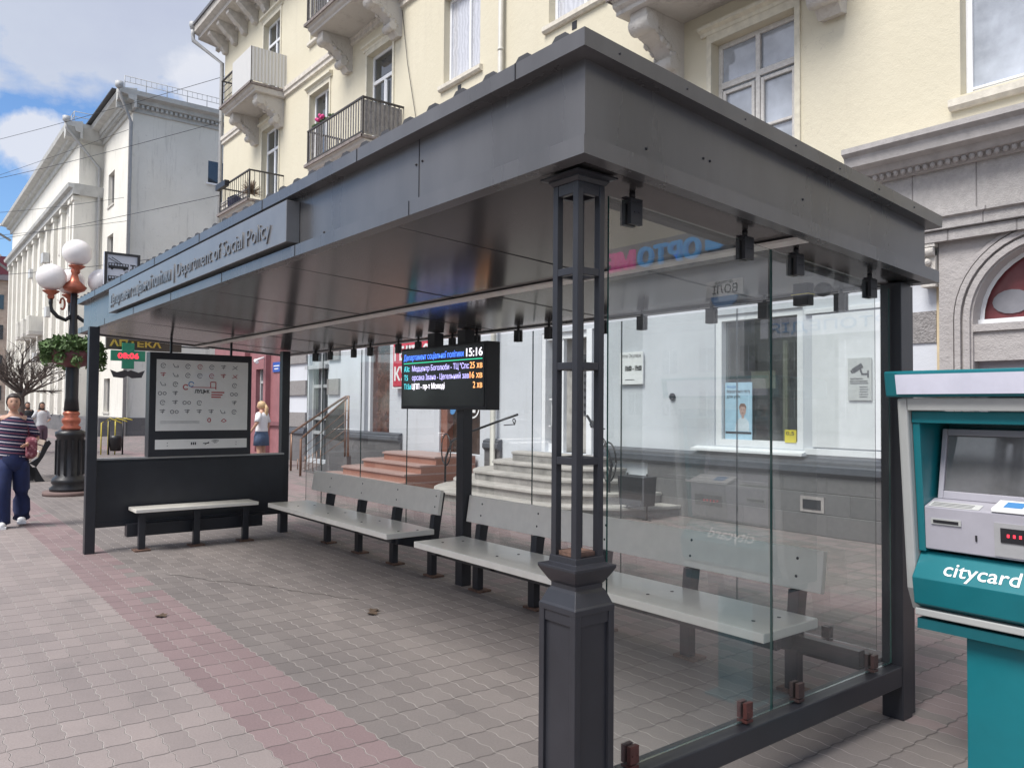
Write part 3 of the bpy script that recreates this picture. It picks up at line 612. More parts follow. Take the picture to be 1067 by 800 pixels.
# lintel roller box above (dark awning line)
# downpipes
g=G(); g.tube([(-12.23,Y-.1,15),(-12.23,Y-.1,3.9),(-12.35,Y-.12,3.6),(-12.35,Y-.12,.3),(-12.35,Y-.3,.15)],.055,12); 
for z in (5,7,8.6,10.5,13,2): g.lathe([(.062,z),(.062,z+.05)],-12.23 if z>3.7 else -12.35,Y-.1,12)
g.build('downpipe',M('pale_pipe',(.52,.50,.45),.5,var=.1),mb)
g=G(); g.tube([(-29.7,Y-.95,15.35),(-29.7,Y-.95,15.1),(-29.72,Y-.93,14.9),(-29.15,Y-.06,14.1),(-29.15,Y-.06,4)],.075,10); g.lathe([(.09,15.3),(.14,15.42),(.14,15.55)],-29.7,Y-.95,10); g.build('downpipe',M('galvanised',(.42,.42,.42),.5,var=.1),mb)
G().tube([(-16.2,Y-.03,11.0),(-15.9,Y-.04,9.6),(-15.5,Y-.04,8.2),(-14.9,Y-.03,6.8),(-14.6,Y-.03,5)],.008,5).build('wall_cable',BLACKP,mb)
# balconies
STUC=OLDC
def bracket(g,x,zt,w=.32,dep=.85,h=.85):
    g.prism([(Y+.002,zt),(Y+.002,zt-h),(Y-.12,zt-h-.02),(Y-.22,zt-h+.1),(Y-.28,zt-h+.3),(Y-.45,zt-h+.45),(Y-.62,zt-.33),(Y-.78,zt-.25),(Y-dep,zt-.12),(Y-dep,zt)],x-w/2,x+w/2)
    for yy,zz,rr in ((Y-.74,zt-.18,.13),(Y-.26,zt-h+.18,.10)):
        g.tube([(x-w/2-.03,yy,zz),(x+w/2+.03,yy,zz)],rr,12)
    for sx in (-1,1):
        for k in range(9):
            t=k/8; yy=Y-.15-.55*t; zz=zt-.62+.42*t+.03*math.sin(k*2.3); g.ball((x+sx*w/2,yy,zz),.05+.02*(k%2),(.45,1,1),1)
def balcony(x0,x1,zf,rail=True,style='bars',dep=1.1):
    yb=Y-dep; s=G()
    s.prism([(Y+.002,zf),(yb,zf),(yb,zf-.07),(yb+.05,zf-.09),(yb+.07,zf-.16),(yb+.14,zf-.2),(yb+.14,zf-.26),(Y+.002,zf-.26)],x0,x1)
    b=s.build('balcony',STUC,mb,bevel=.01)
    s=G(); s.prism([(x0+.0,zf-.0),(x0-.04,zf-.02),(x0-.04,zf-.08),(x0,zf-.1)],yb-.03,Y,axis='y'); s.prism([(x1,zf),(x1+.04,zf-.02),(x1+.04,zf-.08),(x1,zf-.1)],yb-.03,Y,axis='y'); s.box(x0-.04,x1+.04,yb-.04,yb-.002,zf-.08,zf-.01); s.build('slab_edge',M('dark_render',(.22,.19,.18),.9,var=.4,scale=12,bump=.4),b)
    for x in (x0+.35,x1-.3): s=G(); bracket(s,x,zf-.262); s.build('bracket',STUC,b)
    h=.88
    if rail:
        s=G(); 
        zr=zf+h; s.box(x0,x1,yb+.02,yb+.07,zr-.04,zr).box(x0,x0+.05,yb+.07,Y,zr-.04,zr).box(x1-.05,x1,yb+.07,Y,zr-.04,zr).box(x0,x1,yb+.03,yb+.06,zf+.06,zf+.09)
        for x in (x0+.025,x1-.025): s.cbox(x,yb+.045,zf+h/2,.04,.04,h)
        s.build('handrail',M('dark_rail',(.05,.045,.045),.6,var=.3),b)
        s=G(); n=int((x1-x0)/.125)
        if style=='bars':
            for i in range(1,n): s.cbox(x0+(x1-x0)*i/n,yb+.045,zf+.03+h/2,.032,.02,h-.1)
            for i in range(1,9): 
                for x in (x0+.025,x1-.025): s.cbox(x,yb+.05+(dep-.05)*i/9,zf+.03+h/2,.02,.032,h-.1)
            s.build('railing_bars',M('worn_rail',(.20,.19,.19),.6,var=.4,scale=15),b)
            s=G(); s.box(x1-.07,x1-.062,yb+.1,Y-.02,zf+.04,zf+h-.06); s.build('side_panel',M('weathered_board',(.36,.34,.33),.8,var=.3,scale=8),b)
        elif style=='thin':
            for i in range(1,14): s.cbox(x0+(x1-x0)*i/14,yb+.045,zf+.03+h/2,.014,.014,h-.1)
            for i in range(1,7):
                for x in (x0+.025,x1-.025): s.cbox(x,yb+.05+(dep-.05)*i/7,zf+.03+h/2,.014,.014,h-.1)
            s.box(x0,x1,yb+.038,yb+.052,zf+.3,zf+.32); s.build('railing_bars',M('thin_rail',(.05,.05,.05),.6),b)
        elif style=='panel':
            def ribs(h_): 
                w_=h_.m('SINE',h_.m('MULTIPLY',h_.m('ADD',h_.x,h_.y),60.)); return h_.mix(h_.m('ADD',h_.m('MULTIPLY',w_,.5),.5),(.58,.57,.55),(.66,.65,.63)),w_
            s.box(x1+.003,x1+.02,yb-.01,Y,zf+.02,zf+1.05).box(x0+1.15,x1+.02,yb-.012,yb+.01,zf+.02,zf+1.05)
            s.build('screen_panel',nodes_mat('ribbed_sheet',.5,ribs,.01),b); s=G()
            for i in range(1,10): s.cbox(x0+1.1*i/9,yb+.045,zf+.03+h/2,.014,.014,h-.1)
            for z in (.2,.42,.64): s.box(x0,x0+1.15,yb+.038,yb+.052,zf+z,zf+z+.02)
            s.build('railing_bars',M('thin_rail'),b)
    return b
bA=balcony(-19.15,-16.1,7.78); bA['label']='balcony with vertical bars and pink flowers at its left end'
bU=balcony(-19.3,-16.1,11.5)
bL=balcony(-26.0,-23.3,7.78,style='thin'); b1=balcony(-26.0,-23.25,11.3,style='panel')
bR=balcony(-8.25,-5.0,7.72)
s=G()
for k in range(9): s.ball((-18.9+.14*k+.04*math.sin(k*5),Y-1.02,8.72+.03*math.sin(k*3)),.05,(1,1,1),1)
s.build('flower_plant',M('flower_leaves',(.05,.09,.03),.7,var=.4),bA); s=G()
for k in range(5): s.ball((-18.55+.09*k,Y-1.09,8.79+.05*math.sin(k*4)),.055,(1,1,1),1)
s.build('flower',M('pink_petals',(.62,.05,.22),.6),bA)
s=G(); rr=random.Random(5)
for k in range(170):
    a,b_=rr.uniform(0,6.28),rr.uniform(-.2,1.4); s.tube([(-24.0,Y-.75,8.12),(-24.0+.4*math.cos(a)*math.cos(b_)*rr.uniform(.6,1),Y-.75+.35*math.sin(a)*math.cos(b_),8.12+.5*math.sin(b_)*rr.uniform(.6,1))],[.012,.003],3)
s.build('dry_plant',M('dry_twigs',(.16,.11,.08),.9),bL)
s=G(); s.box(-25.9,-25.0,Y-1.24,Y-1.1,8.5,8.68); s.build('planter_box',BLACKP,bL)
s=G(); s.lathe([(.0,7.78),(.22,7.78),(.25,8.2),(.0,8.35)],-25.3,Y-.8,12); s.build('covered_pot',M('dark_blue_cloth',(.03,.03,.07),.8),bL)
# ================================================================ WALL SIGNS (things on the facade)
t=empty('shop_sign',(-15.5,Y-.05,2.0),'red wall sign with white letters beside the brown display window, cut off by the screen','sign')
G().box(-16.2,-14.7,Y-.16,Y-.0,2.05,3.08).build('sign_box',REDS,t,bevel=.02); G().box(-16.24,-14.66,Y-.14,Y-.02,2.01,3.12).build('rim',WHT,t)
text('ГЕЛІОС',.42,WHT,t,(-16.12,Y-.163,2.66),(1,0,0),(0,0,1),width=1.5,bold=.012); text('КУХНІ',.42,WHT,t,(-16.12,Y-.163,2.2),(1,0,0),(0,0,1),width=1.35,bold=.012)
t=empty('opening_hours_plaque',(-8.75,Y-.02,2.2),'small white plaque with opening hours beside the door at the stone steps','plaque')
G().box(-9.02,-8.52,Y-.045,Y-.02,1.98,2.5).build('plate',WHT,t,bevel=.006)
text('Опти Окуляри',.085,GREYI,t,(-8.99,Y-.047,2.41),(1,0,0),(0,0,1),width=.43,ext=.001); text('10:00 - 19:00',.11,DRK,t,(-8.9,Y-.047,2.2),(1,0,0),(0,0,1),width=.36,ext=.001,bold=.006)
g=G()
for k in range(6): g.box(-8.99,-8.96,Y-.047,Y-.045,2.05+k*.055,2.07+k*.055)
g.box(-8.9,-8.7,Y-.047,Y-.045,2.05,2.06); g.build('small_print',DRK,t)
t=empty('window_poster',(-6.8,Y+.13,1.2),'pale blue poster with a face in the lower left of the shop window','poster')
G().box(-7.06,-6.61,Y+.1,Y+.112,1.17,1.98).build('sheet',LBLUE,t)
text('Акція',.06,BLUI,t,(-7.03,Y+.098,1.9),(1,0,0),(0,0,1),ext=.001); text('безкоштовного тесту',.07,DRK,t,(-7.03,Y+.098,1.83),(1,0,0),(0,0,1),width=.39,ext=.001); text('для усіх',.06,DRK,t,(-7.03,Y+.098,1.76),(1,0,0),(0,0,1),ext=.001)
fx_=-6.76
g=G(); g.prism([(fx_+.052*math.cos(k*.393),1.58+.075*math.sin(k*.393)) for k in range(16)],Y+.096,Y+.1,axis='y'); g.box(fx_-.02,fx_+.02,Y+.0962,Y+.1,1.47,1.52); g.build('face_print',M('print_skin',(.50,.34,.29),.5),t)
G().prism([(fx_-.13,1.29),(fx_+.11,1.29),(fx_+.10,1.42),(fx_+.04,1.48),(fx_-.04,1.48),(fx_-.11,1.42)],Y+.097,Y+.1,axis='y').build('shoulder_print',M('print_white',(.62,.70,.76),.5),t)
G().prism([(fx_-.055,1.59),(fx_-.06,1.64),(fx_-.03,1.68),(fx_+.03,1.68),(fx_+.06,1.64),(fx_+.055,1.59),(fx_+.04,1.63),(fx_-.03,1.64)],Y+.093,Y+.0958,axis='y').build('hair_print',M('print_hair',(.20,.11,.08),.5),t)
g=G(); g.box(fx_-.03,fx_-.012,Y+.093,Y+.0958,1.592,1.60); g.box(fx_+.012,fx_+.03,Y+.093,Y+.0958,1.592,1.60); g.box(fx_-.015,fx_+.015,Y+.093,Y+.0958,1.54,1.547); g.build('feature_print',M('print_brown',(.15,.08,.07),.5),t)
G().box(-7.05,-6.62,Y+.097,Y+.1,1.25,1.28).build('black_strip',DRK,t)
t=empty('warning_sticker',(-5.95,Y,1.25),'small yellow sticker at the lower right corner of the shop window','sticker')
G().box(-6.05,-5.88,Y+.03,Y+.036,1.16,1.33).build('sheet',M('yellow_ink',(.7,.58,.03),.5),t); text('0,5',.07,DRK,t,(-6.03,Y+.028,1.26),(1,0,0),(0,0,1),ext=.001,width=.12)
t=empty('camera_notice',(-4.95,Y-.03,1.6),'pale notice with a black surveillance camera symbol on the white shutter','notice')
G().box(-5.12,-4.82,Y-.045,Y-.035,1.72,2.24).build('sheet',M('notice_paper',(.55,.56,.55),.5,var=.03),t)
g=G(); cq=lambda a,b_:(-4.995+a*.866-b_*.5,2.115+a*.5+b_*.866)
g.prism([cq(-.07,-.03),cq(.07,-.03),cq(.07,.03),cq(-.07,.03)],Y-.05,Y-.046,axis='y'); g.prism([cq(-.095,-.022),cq(-.076,-.022),cq(-.076,.022),cq(-.095,.022)],Y-.05,Y-.046,axis='y')
g.prism([(-4.965,2.09),(-4.945,2.03),(-4.87,2.03),(-4.87,2.05),(-4.93,2.052),(-4.945,2.10)],Y-.051,Y-.047,axis='y'); g.box(-4.87,-4.852,Y-.05,Y-.046,1.995,2.085); g.build('camera_symbol',DRK,t)
g=G(); g.box(-5.09,-4.86,Y-.05,Y-.046,1.925,1.935)
for k in range(5): g.box(-4.97,-4.87+.01*(k%2),Y-.05,Y-.046,1.760+k*.03,1.768+k*.03)
g.build('small_print',GREYI,t); text('Увага! Ведеться',.032,DRK,t,(-5.09,Y-.047,1.975),(1,0,0),(0,0,1),ext=.001,width=.16); text('відеоспостереження',.032,DRK,t,(-5.09,Y-.047,1.945),(1,0,0),(0,0,1),ext=.001,width=.22)
# signs further right along the facade (seen mirrored in the shelter's side glass)
t=empty('pharmacy_lettering',(4.2,Y-.1,3.8),'blue and pink letters high on the facade right of the stone portal','sign')
G().box(2.7,6.3,Y-.07,Y-.0,3.70,4.22).build('backing',M('pale_board',(.30,.30,.29),.5),t)
CY_=M('cyan_letters',(.04,.30,.62),.4,emit=(.05,.35,.8),es=.6); PK=M('pink_letters',(.62,.05,.25),.4,emit=(.8,.08,.35),es=.6)
text('ОРТО',.4,CY_,t,(3.28,Y-.10,3.83),(1,0,0),(0,0,1),ext=.03,width=1.22,bold=.010); text('МЕД',.4,PK,t,(4.58,Y-.10,3.83),(1,0,0),(0,0,1),ext=.03,width=1.05,bold=.010)
G().prism([(2.76,4.02),(2.98,4.12),(2.98,4.05),(3.18,4.05),(3.18,3.9),(2.96,3.9)],Y-.12,Y-.07,axis='y').build('logo',CY_,t)
t=empty('small_round_sign',(2.9,Y-.1,3.0),'small white and blue plate sign below the pharmacy letters','sign')
G().box(2.53,3.16,Y-.12,Y-.09,3.2,3.43).build('plate',WHT,t); G().prism([(2.62+.225+.225*math.cos(math.pi+math.pi*k/12),3.2+.17*math.sin(math.pi+math.pi*k/12)) for k in range(13)],Y-.125,Y-.09,axis='y').build('half_disc',BLUI,t)
text('ВОЛІ',.17,DRK,t,(2.62,Y-.123,3.24),(1,0,0),(0,0,1),width=.42,ext=.002); text('аптека',.07,DRK,t,(2.7,Y-.123,3.38),(1,0,0),(0,0,1),width=.3,ext=.002)
t=empty('window_lettering',(1.4,Y-.05,2.7),'pale violet letters above the window right of the portal','sign')
G().box(.2,2.3,Y-.05,Y-.0,2.56,2.82).build('backing',M('lilac_board',(.60,.61,.68),.5),t); text('ОРТОПЕДІЯ',.18,BLUI,t,(.28,Y-.055,2.62),(1,0,0),(0,0,1),width=1.87,ext=.004)
# ================================================================ STONE STEPS
t=empty('stone_steps',(-10.3,Y,0),'pale rounded stone steps up to the white framed door','steps')
for k in range(5):
    rz=.16*(5-k-1)+.0; rad=.78+.36*k; top=.8-.16*k
    pts=[(-10.35+ (rad+.35)*math.cos(math.pi+math.pi*j/20)*1.0, Y-.06+ (rad*.92)*math.sin(math.pi+math.pi*j/20)) for j in range(21)]
    # flattened front
    pts=[(x,max(y,Y-.06-.45-.34*k)) for x,y in pts]
    G().prism(pts,top-.16,top-.045,axis='z').build('riser',LSTONED,t)
    pt=[(-10.35+(x+10.35)*1.02,Y-.06+(y-Y+.06)*1.03) for x,y in pts]
    G().prism(pt,top-.045,top,axis='z').build('tread',LSTONE,t,bevel=.008)
def scroll_rail(xs,label):
    t=empty('stair_handrail',(xs[0][0],Y-.6,0),label,'handrail'); g=G()
    g.tube([(x,y,z) for x,y,z in xs],.022,8); g.build('rail',IRON,t); g=G()
    x,y,z=xs[0]; xe,ye,ze=xs[-1]
    sgn=1 if xe>x else -1
    g.tube([(xe,ye,0),(xe,ye,.55),(xe-.04*sgn,ye,.7)],.02,8)
    g.tube([(xe-.02*sgn+.16*math.cos(a),ye,.78+.3*math.sin(a)) for a in [k*math.pi/8 for k in range(17)]],.014,6)
    g.tube([(x+sgn*(.1+.05*math.cos(a)*(1-k/20)),y,z-.13+.06*math.sin(a)*(1-k/20)) for k,a in enumerate([k*.5 for k in range(14)])],.011,6)
    g.tube([(x+sgn*.08,y,z-.18),(x+sgn*.4,y,z-.2)],.011,6); g.build('scrollwork',IRON,t)
    return t
scroll_rail([(-9.3,Y-.5,1.47),(-9.1,Y-.6,1.36),(-8.7,Y-.7,1.08),(-8.5,Y-.75,.75),(-8.55,Y-.75,.5)],'black scrolled handrail on the right side of the pale stone steps')
scroll_rail([(-11.1,Y-.5,1.47),(-11.5,Y-.6,1.35),(-12.2,Y-.8,1.12),(-12.6,Y-.9,.95),(-12.75,Y-.95,.6)],'black scrolled handrail on the left side of the pale stone steps')
# red granite steps
t=empty('red_granite_steps',(-14.4,Y,0),'red granite steps at the dark brown door left of the screen post','steps')
for k in range(4):
    top=.62-.155*k; x0=-15.4-.28*k; yf=Y-1.0-.34*k
    pts=[(x0+.3,Y-.06),(x0,Y-.4),(x0+.0,yf+.3),(x0+.35,yf),(-13.0,yf),(-13.0,Y-.06)]
    G().prism(pts,top-.155,top-.03,axis='z').build('riser',GRAN,t)
    G().prism([(x-.03 if x<-13.1 else x,y-.03 if y<Y-.5 else y) for x,y in pts],top-.03,top,axis='z').build('tread',GRANT,t)
t=empty('ramp_railing',(-18,Y-1.4,0),'brown tubular railing with smoked panel beside the red granite steps','railing')
g=G()
def rl(x,y,z): return (x,y,z)
g.tube([(-18.6,Y-1.6,0),(-18.6,Y-1.6,.9),(-18.55,Y-1.6,.94),(-16.4,Y-1.4,1.72),(-16.1,Y-1.4,1.8)],.028,8); g.tube([(-17.1,Y-2.0,0),(-17.1,Y-2.0,.84),(-17.0,Y-1.98,.9),(-15.75,Y-1.5,1.8),(-15.75,Y-1.5,.5)],.028,8)
g.tube([(-16.1,Y-1.4,1.8),(-15.75,Y-1.5,1.8)],.028,8); g.tube([(-16.1,Y-1.4,1.8),(-16.1,Y-1.4,.45)],.02,8); g.build('rail',BROWNR,t)
g=G().quad((-17.0,Y-1.45,.85),(-16.15,Y-1.4,.8),(-16.15,Y-1.4,1.72),(-17.0,Y-1.45,1.38)).build('smoked_panel',MESH,t)
g=G()
for k in range(7): g.tube([(-18.3+k*.17,Y-1.55+.02*k,.05),(-18.3+k*.17,Y-1.55+.02*k,.3+.045*k)],.012,5)
for k in range(4): g.tube([(-17.1,Y-1.95,.16+k*.16),(-15.8,Y-1.5,.9+k*.2)],.007,5)
g.build('bar',BROWNR,t); G().prism([(-18.3,0),(-15.9,.0),(-15.9,.5)],Y-1.45,Y-1.35,axis='y').build('ramp_side',PLINTH,t)
# bin by steps
t=empty('litter_bin',(-7.9,8.55,0),'dark metal litter bin on thin legs right of the pale stone steps','bin')
g=G(); g.prism([(-8.1,.2),(-7.68,.2),(-7.64,.62),(-8.14,.62)],8.4,8.7,axis='y'); g.build('bucket',IRON,t,bevel=.01)
g=G(); 
for x in (-8.08,-7.7):
    g.tube([(x,8.55,0),(x,8.55,.66)],.014,6); g.tube([(x-.08,8.55,.0),(x+.08,8.55,0)],.014,6)
g.build('stand',IRON,t)
# ================================================================ SHELTER
SH=empty('bus_shelter',(-5.8,3,0),'dark grey steel and glass bus shelter with a flat overhanging roof','bus shelter')
def zc(y): return 2.425-.062*(y-1.75)
XR,XL,YF,YB=-1.85,-10.5,1.75,4.30
g=G(); v=[(XL+.05,YF+.05),(XR-.05,YF+.05),(XR-.05,YB-.05),(XL+.05,YB-.05)]
g.quad(*[(x,y,zc(y)+.012) for x,y in v]); g.quad(*[(x,y,zc(y)+.03) for x,y in v[::-1]]); g.build('ceiling',CEIL,SH,norm=False)
# ceiling panel seams + bright strip
g=G()
for y,w_ in ((3.12,.045),): g.prism([(y-w_,zc(y)+.008),(y+w_,zc(y)+.006),(y+w_,zc(y)-.006),(y-w_,zc(y)-.004)],XL+.06,XR-.06)
g.build('ceiling_trim',STRIP,SH)
g=G()
for k in range(1,7):
    x=XR-1.35*k; g.prism([(YF+.06,zc(YF)+.011),(3.07,zc(3.07)+.011),(3.07,zc(3.07)+.008),(YF+.06,zc(YF)+.008)],x,x+.0025)
    g.prism([(3.17,zc(3.17)+.011),(4.2,zc(4.2)+.011),(4.2,zc(4.2)+.008),(3.17,zc(3.17)+.008)],x+.3,x+.3025)
g.b.verts.index_update(); build_split(g,'ceiling_seam',BLACKP,SH)
# fascia panels
g=G(); ft,bt=2.83,2.60
def ring(g,o,z0,z1,th=.02,dz0=True):
    """frame of 4 panels following ceiling slope for z0 (offset from ceiling) and z1(y)"""
    x0,x1,y0,y1=XL+o,XR-o,YF+o,YB-o
    def sl(xa,xb,ya,yb):
        g.face([g.b.verts.new(p) for p in ((xa,ya,z0(ya)),(xb,yb,z0(yb)),(xb,yb,z1(yb)),(xa,ya,z1(ya)))])
    return x0,x1,y0,y1
def band(o0,o1,za,zb,mat,name):
    """closed ring between offsets o0 (outer) and o1 (inner), heights za(y), zb(y)"""
    g=G(); O=[(XL+o0,YF+o0),(XR-o0,YF+o0),(XR-o0,YB-o0),(XL+o0,YB-o0)]; I=[(XL+o1,YF+o1),(XR-o1,YF+o1),(XR-o1,YB-o1),(XL+o1,YB-o1)]
    ol=[g.b.verts.new((x,y,za(y))) for x,y in O]; oh=[g.b.verts.new((x,y,zb(y))) for x,y in O]; il=[g.b.verts.new((x,y,za(y))) for x,y in I]; ih=[g.b.verts.new((x,y,zb(y))) for x,y in I]
    for i in range(4):
        j=(i+1)%4; g.face([ol[i],ol[j],oh[j],oh[i]]); g.face([il[i],ih[i],ih[j],il[j]]); g.face([ol[i],il[i],il[j],ol[j]]); g.face([oh[i],oh[j],ih[j],ih[i]])
    return g.build(name,mat,SH)
ztop=lambda y: 2.83-.083*(y-1.75)
band(.0,.06,lambda y:zc(y),lambda y:zc(y)+.062,FASC,'lower_flange')
band(.05,.09,lambda y:zc(y)+.062,lambda y:ztop(y)-.055,FASC,'fascia')
band(-.012,.09,lambda y:ztop(y)-.06,lambda y:ztop(y),FASC,'roof_edge_cap')
# joints & rivets on fascia
g=G(); 
for k in range(7): x=-2.95-k*1.22; g.box(x,x+.005,YF-.0022,YF,zc(YF),zc(YF)+.062)
for k in range(7): x=-2.2-k*1.22; g.box(x,x+.005,YF-.0145,YF-.012,ztop(1.74)-.06,ztop(1.74))
g.box(-2.95,-2.945,YF+.048,YF+.05,2.49,2.77)
for x,z in ((-2.97,2.66),(-2.92,2.665),(-3.9,2.52),(-4.0,2.47)): g.ball((x,YF+.048,z),.006,(1,1,1),1)
for y in (1.9,2.25,2.6,2.95,3.3,3.65,4.0): g.ball((XR+.012,y,ztop(y)-.03),.005,(1,1,1),1)
for y in (2.1,2.42,2.46,3.1): g.ball((XR-.049,y,zc(y)+.12+.05*(y>2.4)),.006,(1,1,1),1)
g.build('rivet',BLACKP,SH)
# corrugated roof sheet
g=G(); prof=[]; x=XR+.04
pts=[]
x=XL-.0
while x<XR-.2:
    pts+= [(x,0),(x+.08,0),(x+.105,.022),(x+.155,.022),(x+.18,0)]; x+=.2
for (xa,ha),(xb,hb) in zip(pts,pts[1:]):
    y0,y1=YF-.0,YB+.0
    g.quad((xa,y0,ztop(y0)+.004+ha),(xb,y0,ztop(y0)+.004+hb),(xb,y1,ztop(y1)+.004+hb),(xa,y1,ztop(y1)+.004+ha))
    if ha or hb: g.quad((xa,y0,ztop(y0)+.004),(xb,y0,ztop(y0)+.004),(xb,y0,ztop(y0)+.004+hb),(xa,y0,ztop(y0)+.004+ha))
g.build('roof_sheet',ROOFS,SH,norm=False)
# name board
bx0,bx1,by=-8.72,-4.22,YF-.03
nb=G().box(bx0,bx1,by,YF+.049,2.51,2.745).build('name_board',M('board_sheet',(.19,.19,.195),.3,metal=.2,var=.1),SH,bevel=.003)
BL=M('board_sheet')
text('Департамент соціальної політики',.145,BL,nb,(bx0+.12,by-.001,2.575),(1,0,0),(0,0,1),ext=.007,width=2.1,bold=.0015)
text('|',.16,BL,nb,(bx0+2.31,by-.001,2.575),(1,0,0),(0,0,1),ext=.007)
text('Department of Social Policy',.150,BL,nb,(bx0+2.4,by-.001,2.575),(1,0,0),(0,0,1),ext=.007,width=1.88,bold=-.001)
# posts
def post(x0,x1,y0,y1,zt,name='post'):
    g=G().box(x0,x1,y0,y1,0,zt); return g.build(name,METAL,SH,bevel=.004)
post(-2.09,-1.978,4.15,4.25,zc(4.2)); post(-9.52,-9.42,1.68,1.78,zc(1.72)); post(-9.75,-9.65,3.92,4.02,zc(4))
post(-5.95,-5.84,4.06,4.16,1.60,'screen_post')
G().box(-2.10,-2.0,4.25,4.33,.0,zc(4.3)).build('post_channel',METAL,SH,bevel=.003)
# ornate column
cxm,cym=-2.05,1.915
g=G(); h=.0865
def sqc(prof,n=0): g.lathe(prof,cxm,cym,sq=True)
g.lathe([(.081,.0),(.081,.90)],cxm,cym,sq=True)
g.build('column_shaft',METAL,SH,bevel=.003)
g=G()
for sx in (-1,1):
    for sy in (-1,1):
        g.cbox(cxm+sx*.080,cym+sy*.080,.45,.026,.026,.90)
for a,b in ((.0,.09),(.86,.90)):
    for sx in (-1,1):
        g.box(cxm+sx*.0812,cxm+sx*.089,cym-.068,cym+.068,a,b); g.box(cxm-.068,cxm+.068,cym+sx*.0812,cym+sx*.089,a,b)
g.b.verts.index_update(); build_split(g,'column_trim',METAL,SH,.002)
g=G(); g.lathe([(.094,.898),(.094,.918),(.088,.925),(.072,.965),(.064,.975),(.064,.99),(.072,1.0),(.090,1.03),(.098,1.045),(.098,1.055),(.070,1.062),(.068,1.085),(.066,1.085)],cxm,cym,sq=True); g.build('column_collar',METAL,SH,bevel=.002)
G().box(cxm-.05,cxm+.05,cym-.05,cym+.05,1.086,1.10).build('column_cap_plate',RUST,SH)
g=G(); s_=.052
for sx in (-1,1):
    for sy in (-1,1): g.cbox(cxm+sx*s_,cym+sy*s_,(1.08+2.385)/2,.026,.026,2.385-1.08)
for z in (2.075,1.745,1.415):
    for sx in (-1,1): g.cbox(cxm+sx*s_,cym,z,.024,2*s_-.026,.026); g.cbox(cxm,cym+sx*s_,z,2*s_-.026,.024,.026)
for sx in (-1,1): g.cbox(cxm+sx*s_,cym,2.365,.022,2*s_-.026,.04); g.cbox(cxm,cym+sx*s_,2.365,2*s_-.026,.022,.04)
g.build('column_cage',METAL,SH,bevel=.002)
g=G(); g.lathe([(.066,2.385),(.076,2.398),(.076,2.404),(.098,2.409),(.098,2.414)],cxm,cym,sq=True); g.build('column_capital',METAL,SH)
# rails
g=G(); g.box(-2.09,-1.982,cym+.095,4.15,.175,.28); rs=g.build('bottom_rail',METAL,SH,bevel=.006)
g=G(); g.box(-9.6,-2.1,4.14,4.22,.20,.29); g.build('bottom_rail',METAL,SH,bevel=.006)
# glass: side panels
def gpane(x0,x1,y0,y1,z0,z1a,z1b=None,par=SH):
    z1b=z1b or z1a; g=G()
    if abs(x1-x0)<.02: vs=[(y0,z0),(y1,z0),(y1,z1b),(y0,z1a)]; g.prism(vs,x0,x1,'x')
    else: g.box(x0,x1,y0,y1,z0,z1a)
    g.mats=[GLASS,GEDGE]
    g.b.faces.ensure_lookup_table(); big=sorted(g.b.faces,key=lambda q:-q.calc_area())
    for i,fc in enumerate(big): fc.material_index=0 if i<1 else (1 if i>1 else 0)
    # keep a single reflecting sheet: drop the second large face
    bmesh.ops.delete(g.b,geom=[big[1]],context='FACES_ONLY')
    return g.build('glass_pane',GLASS,par,norm=False)
gpane(-2.036,-2.028,2.045,3.058,.292,zc(2.05)-.035,zc(3.06)-.035); gpane(-2.036,-2.028,3.066,4.13,.292,zc(3.06)-.035,zc(4.13)-.035)
jx=[-2.16,-3.06,-4.07,-5.09,-6.1,-7.12,-8.14,-9.16,-9.62]
for a,b in zip(jx,jx[1:]): gpane(b+.004,a-.004,4.236,4.244,.30,zc(4.24)-.03)
def clip(x,y,z,ax,up,mat):
    """glass clamp; ax 'x' glass runs along x"""
    g=G()
    w_,d_=(.064 if up else .046),.018
    for s_ in (-1,1):
        if ax=='y': g.box(x+s_*.006,x+s_*(.006+d_),y-w_/2,y+w_/2,z-(.045 if up else .03),z+.035)
        else: g.box(x-w_/2,x+w_/2,y+s_*.006,y+s_*(.006+d_),z-(.045 if up else .03),z+.035)
    if ax=='y': g.box(x-.024,x+.024,y-w_/2,y+w_/2,z+.0355 if up else z-.048,z+.05 if up else z-.0355)
    else: g.box(x-w_/2,x+w_/2,y-.024,y+.024,z+.0355 if up else z-.048,z+.05 if up else z-.0355)
    for k in (-1,1): g.ball((x+(.025 if ax=='y' else k*.012),y+(k*.012 if ax=='y' else -.025),z),.004,(1,1,1),1)
    c=g.build('glass_clamp',mat,SH,bevel=.002)
    if up:
        g=G()
        if ax=='y': g.box(x-.012,x+.012,y-.045,y+.045,z+.0505,z+.056); g.tube([(x,y,z+.056),(x,y,zc(y)+.01)],.012,6)
        else: g.box(x-.045,x+.045,y-.012,y+.012,z+.0505,z+.056); g.tube([(x,y,z+.056),(x,y,zc(y)+.01)],.012,6)
        g.build('clamp_plate',BLACKP,SH)
for y in (2.17,2.87,3.26,3.93): clip(-2.032,y,.335,'y',False,CLIPR if y<3 else M('dark_clamp',(.05,.028,.026),.5,var=.3)); clip(-2.032,y,zc(y)-.072,'y',True,BLACKP)
for j in jx[1:-1]:
    for d_ in (-.2,.2): clip(j+d_,4.24,zc(4.24)-.065,'x',True,BLACKP)
for x in (-2.36,-9.4): clip(x,4.24,zc(4.24)-.065,'x',True,BLACKP)
for x in (-2.45,-2.87,-3.26,-4.27,-9.35): clip(x,4.24,.335,'x',False,METAL)
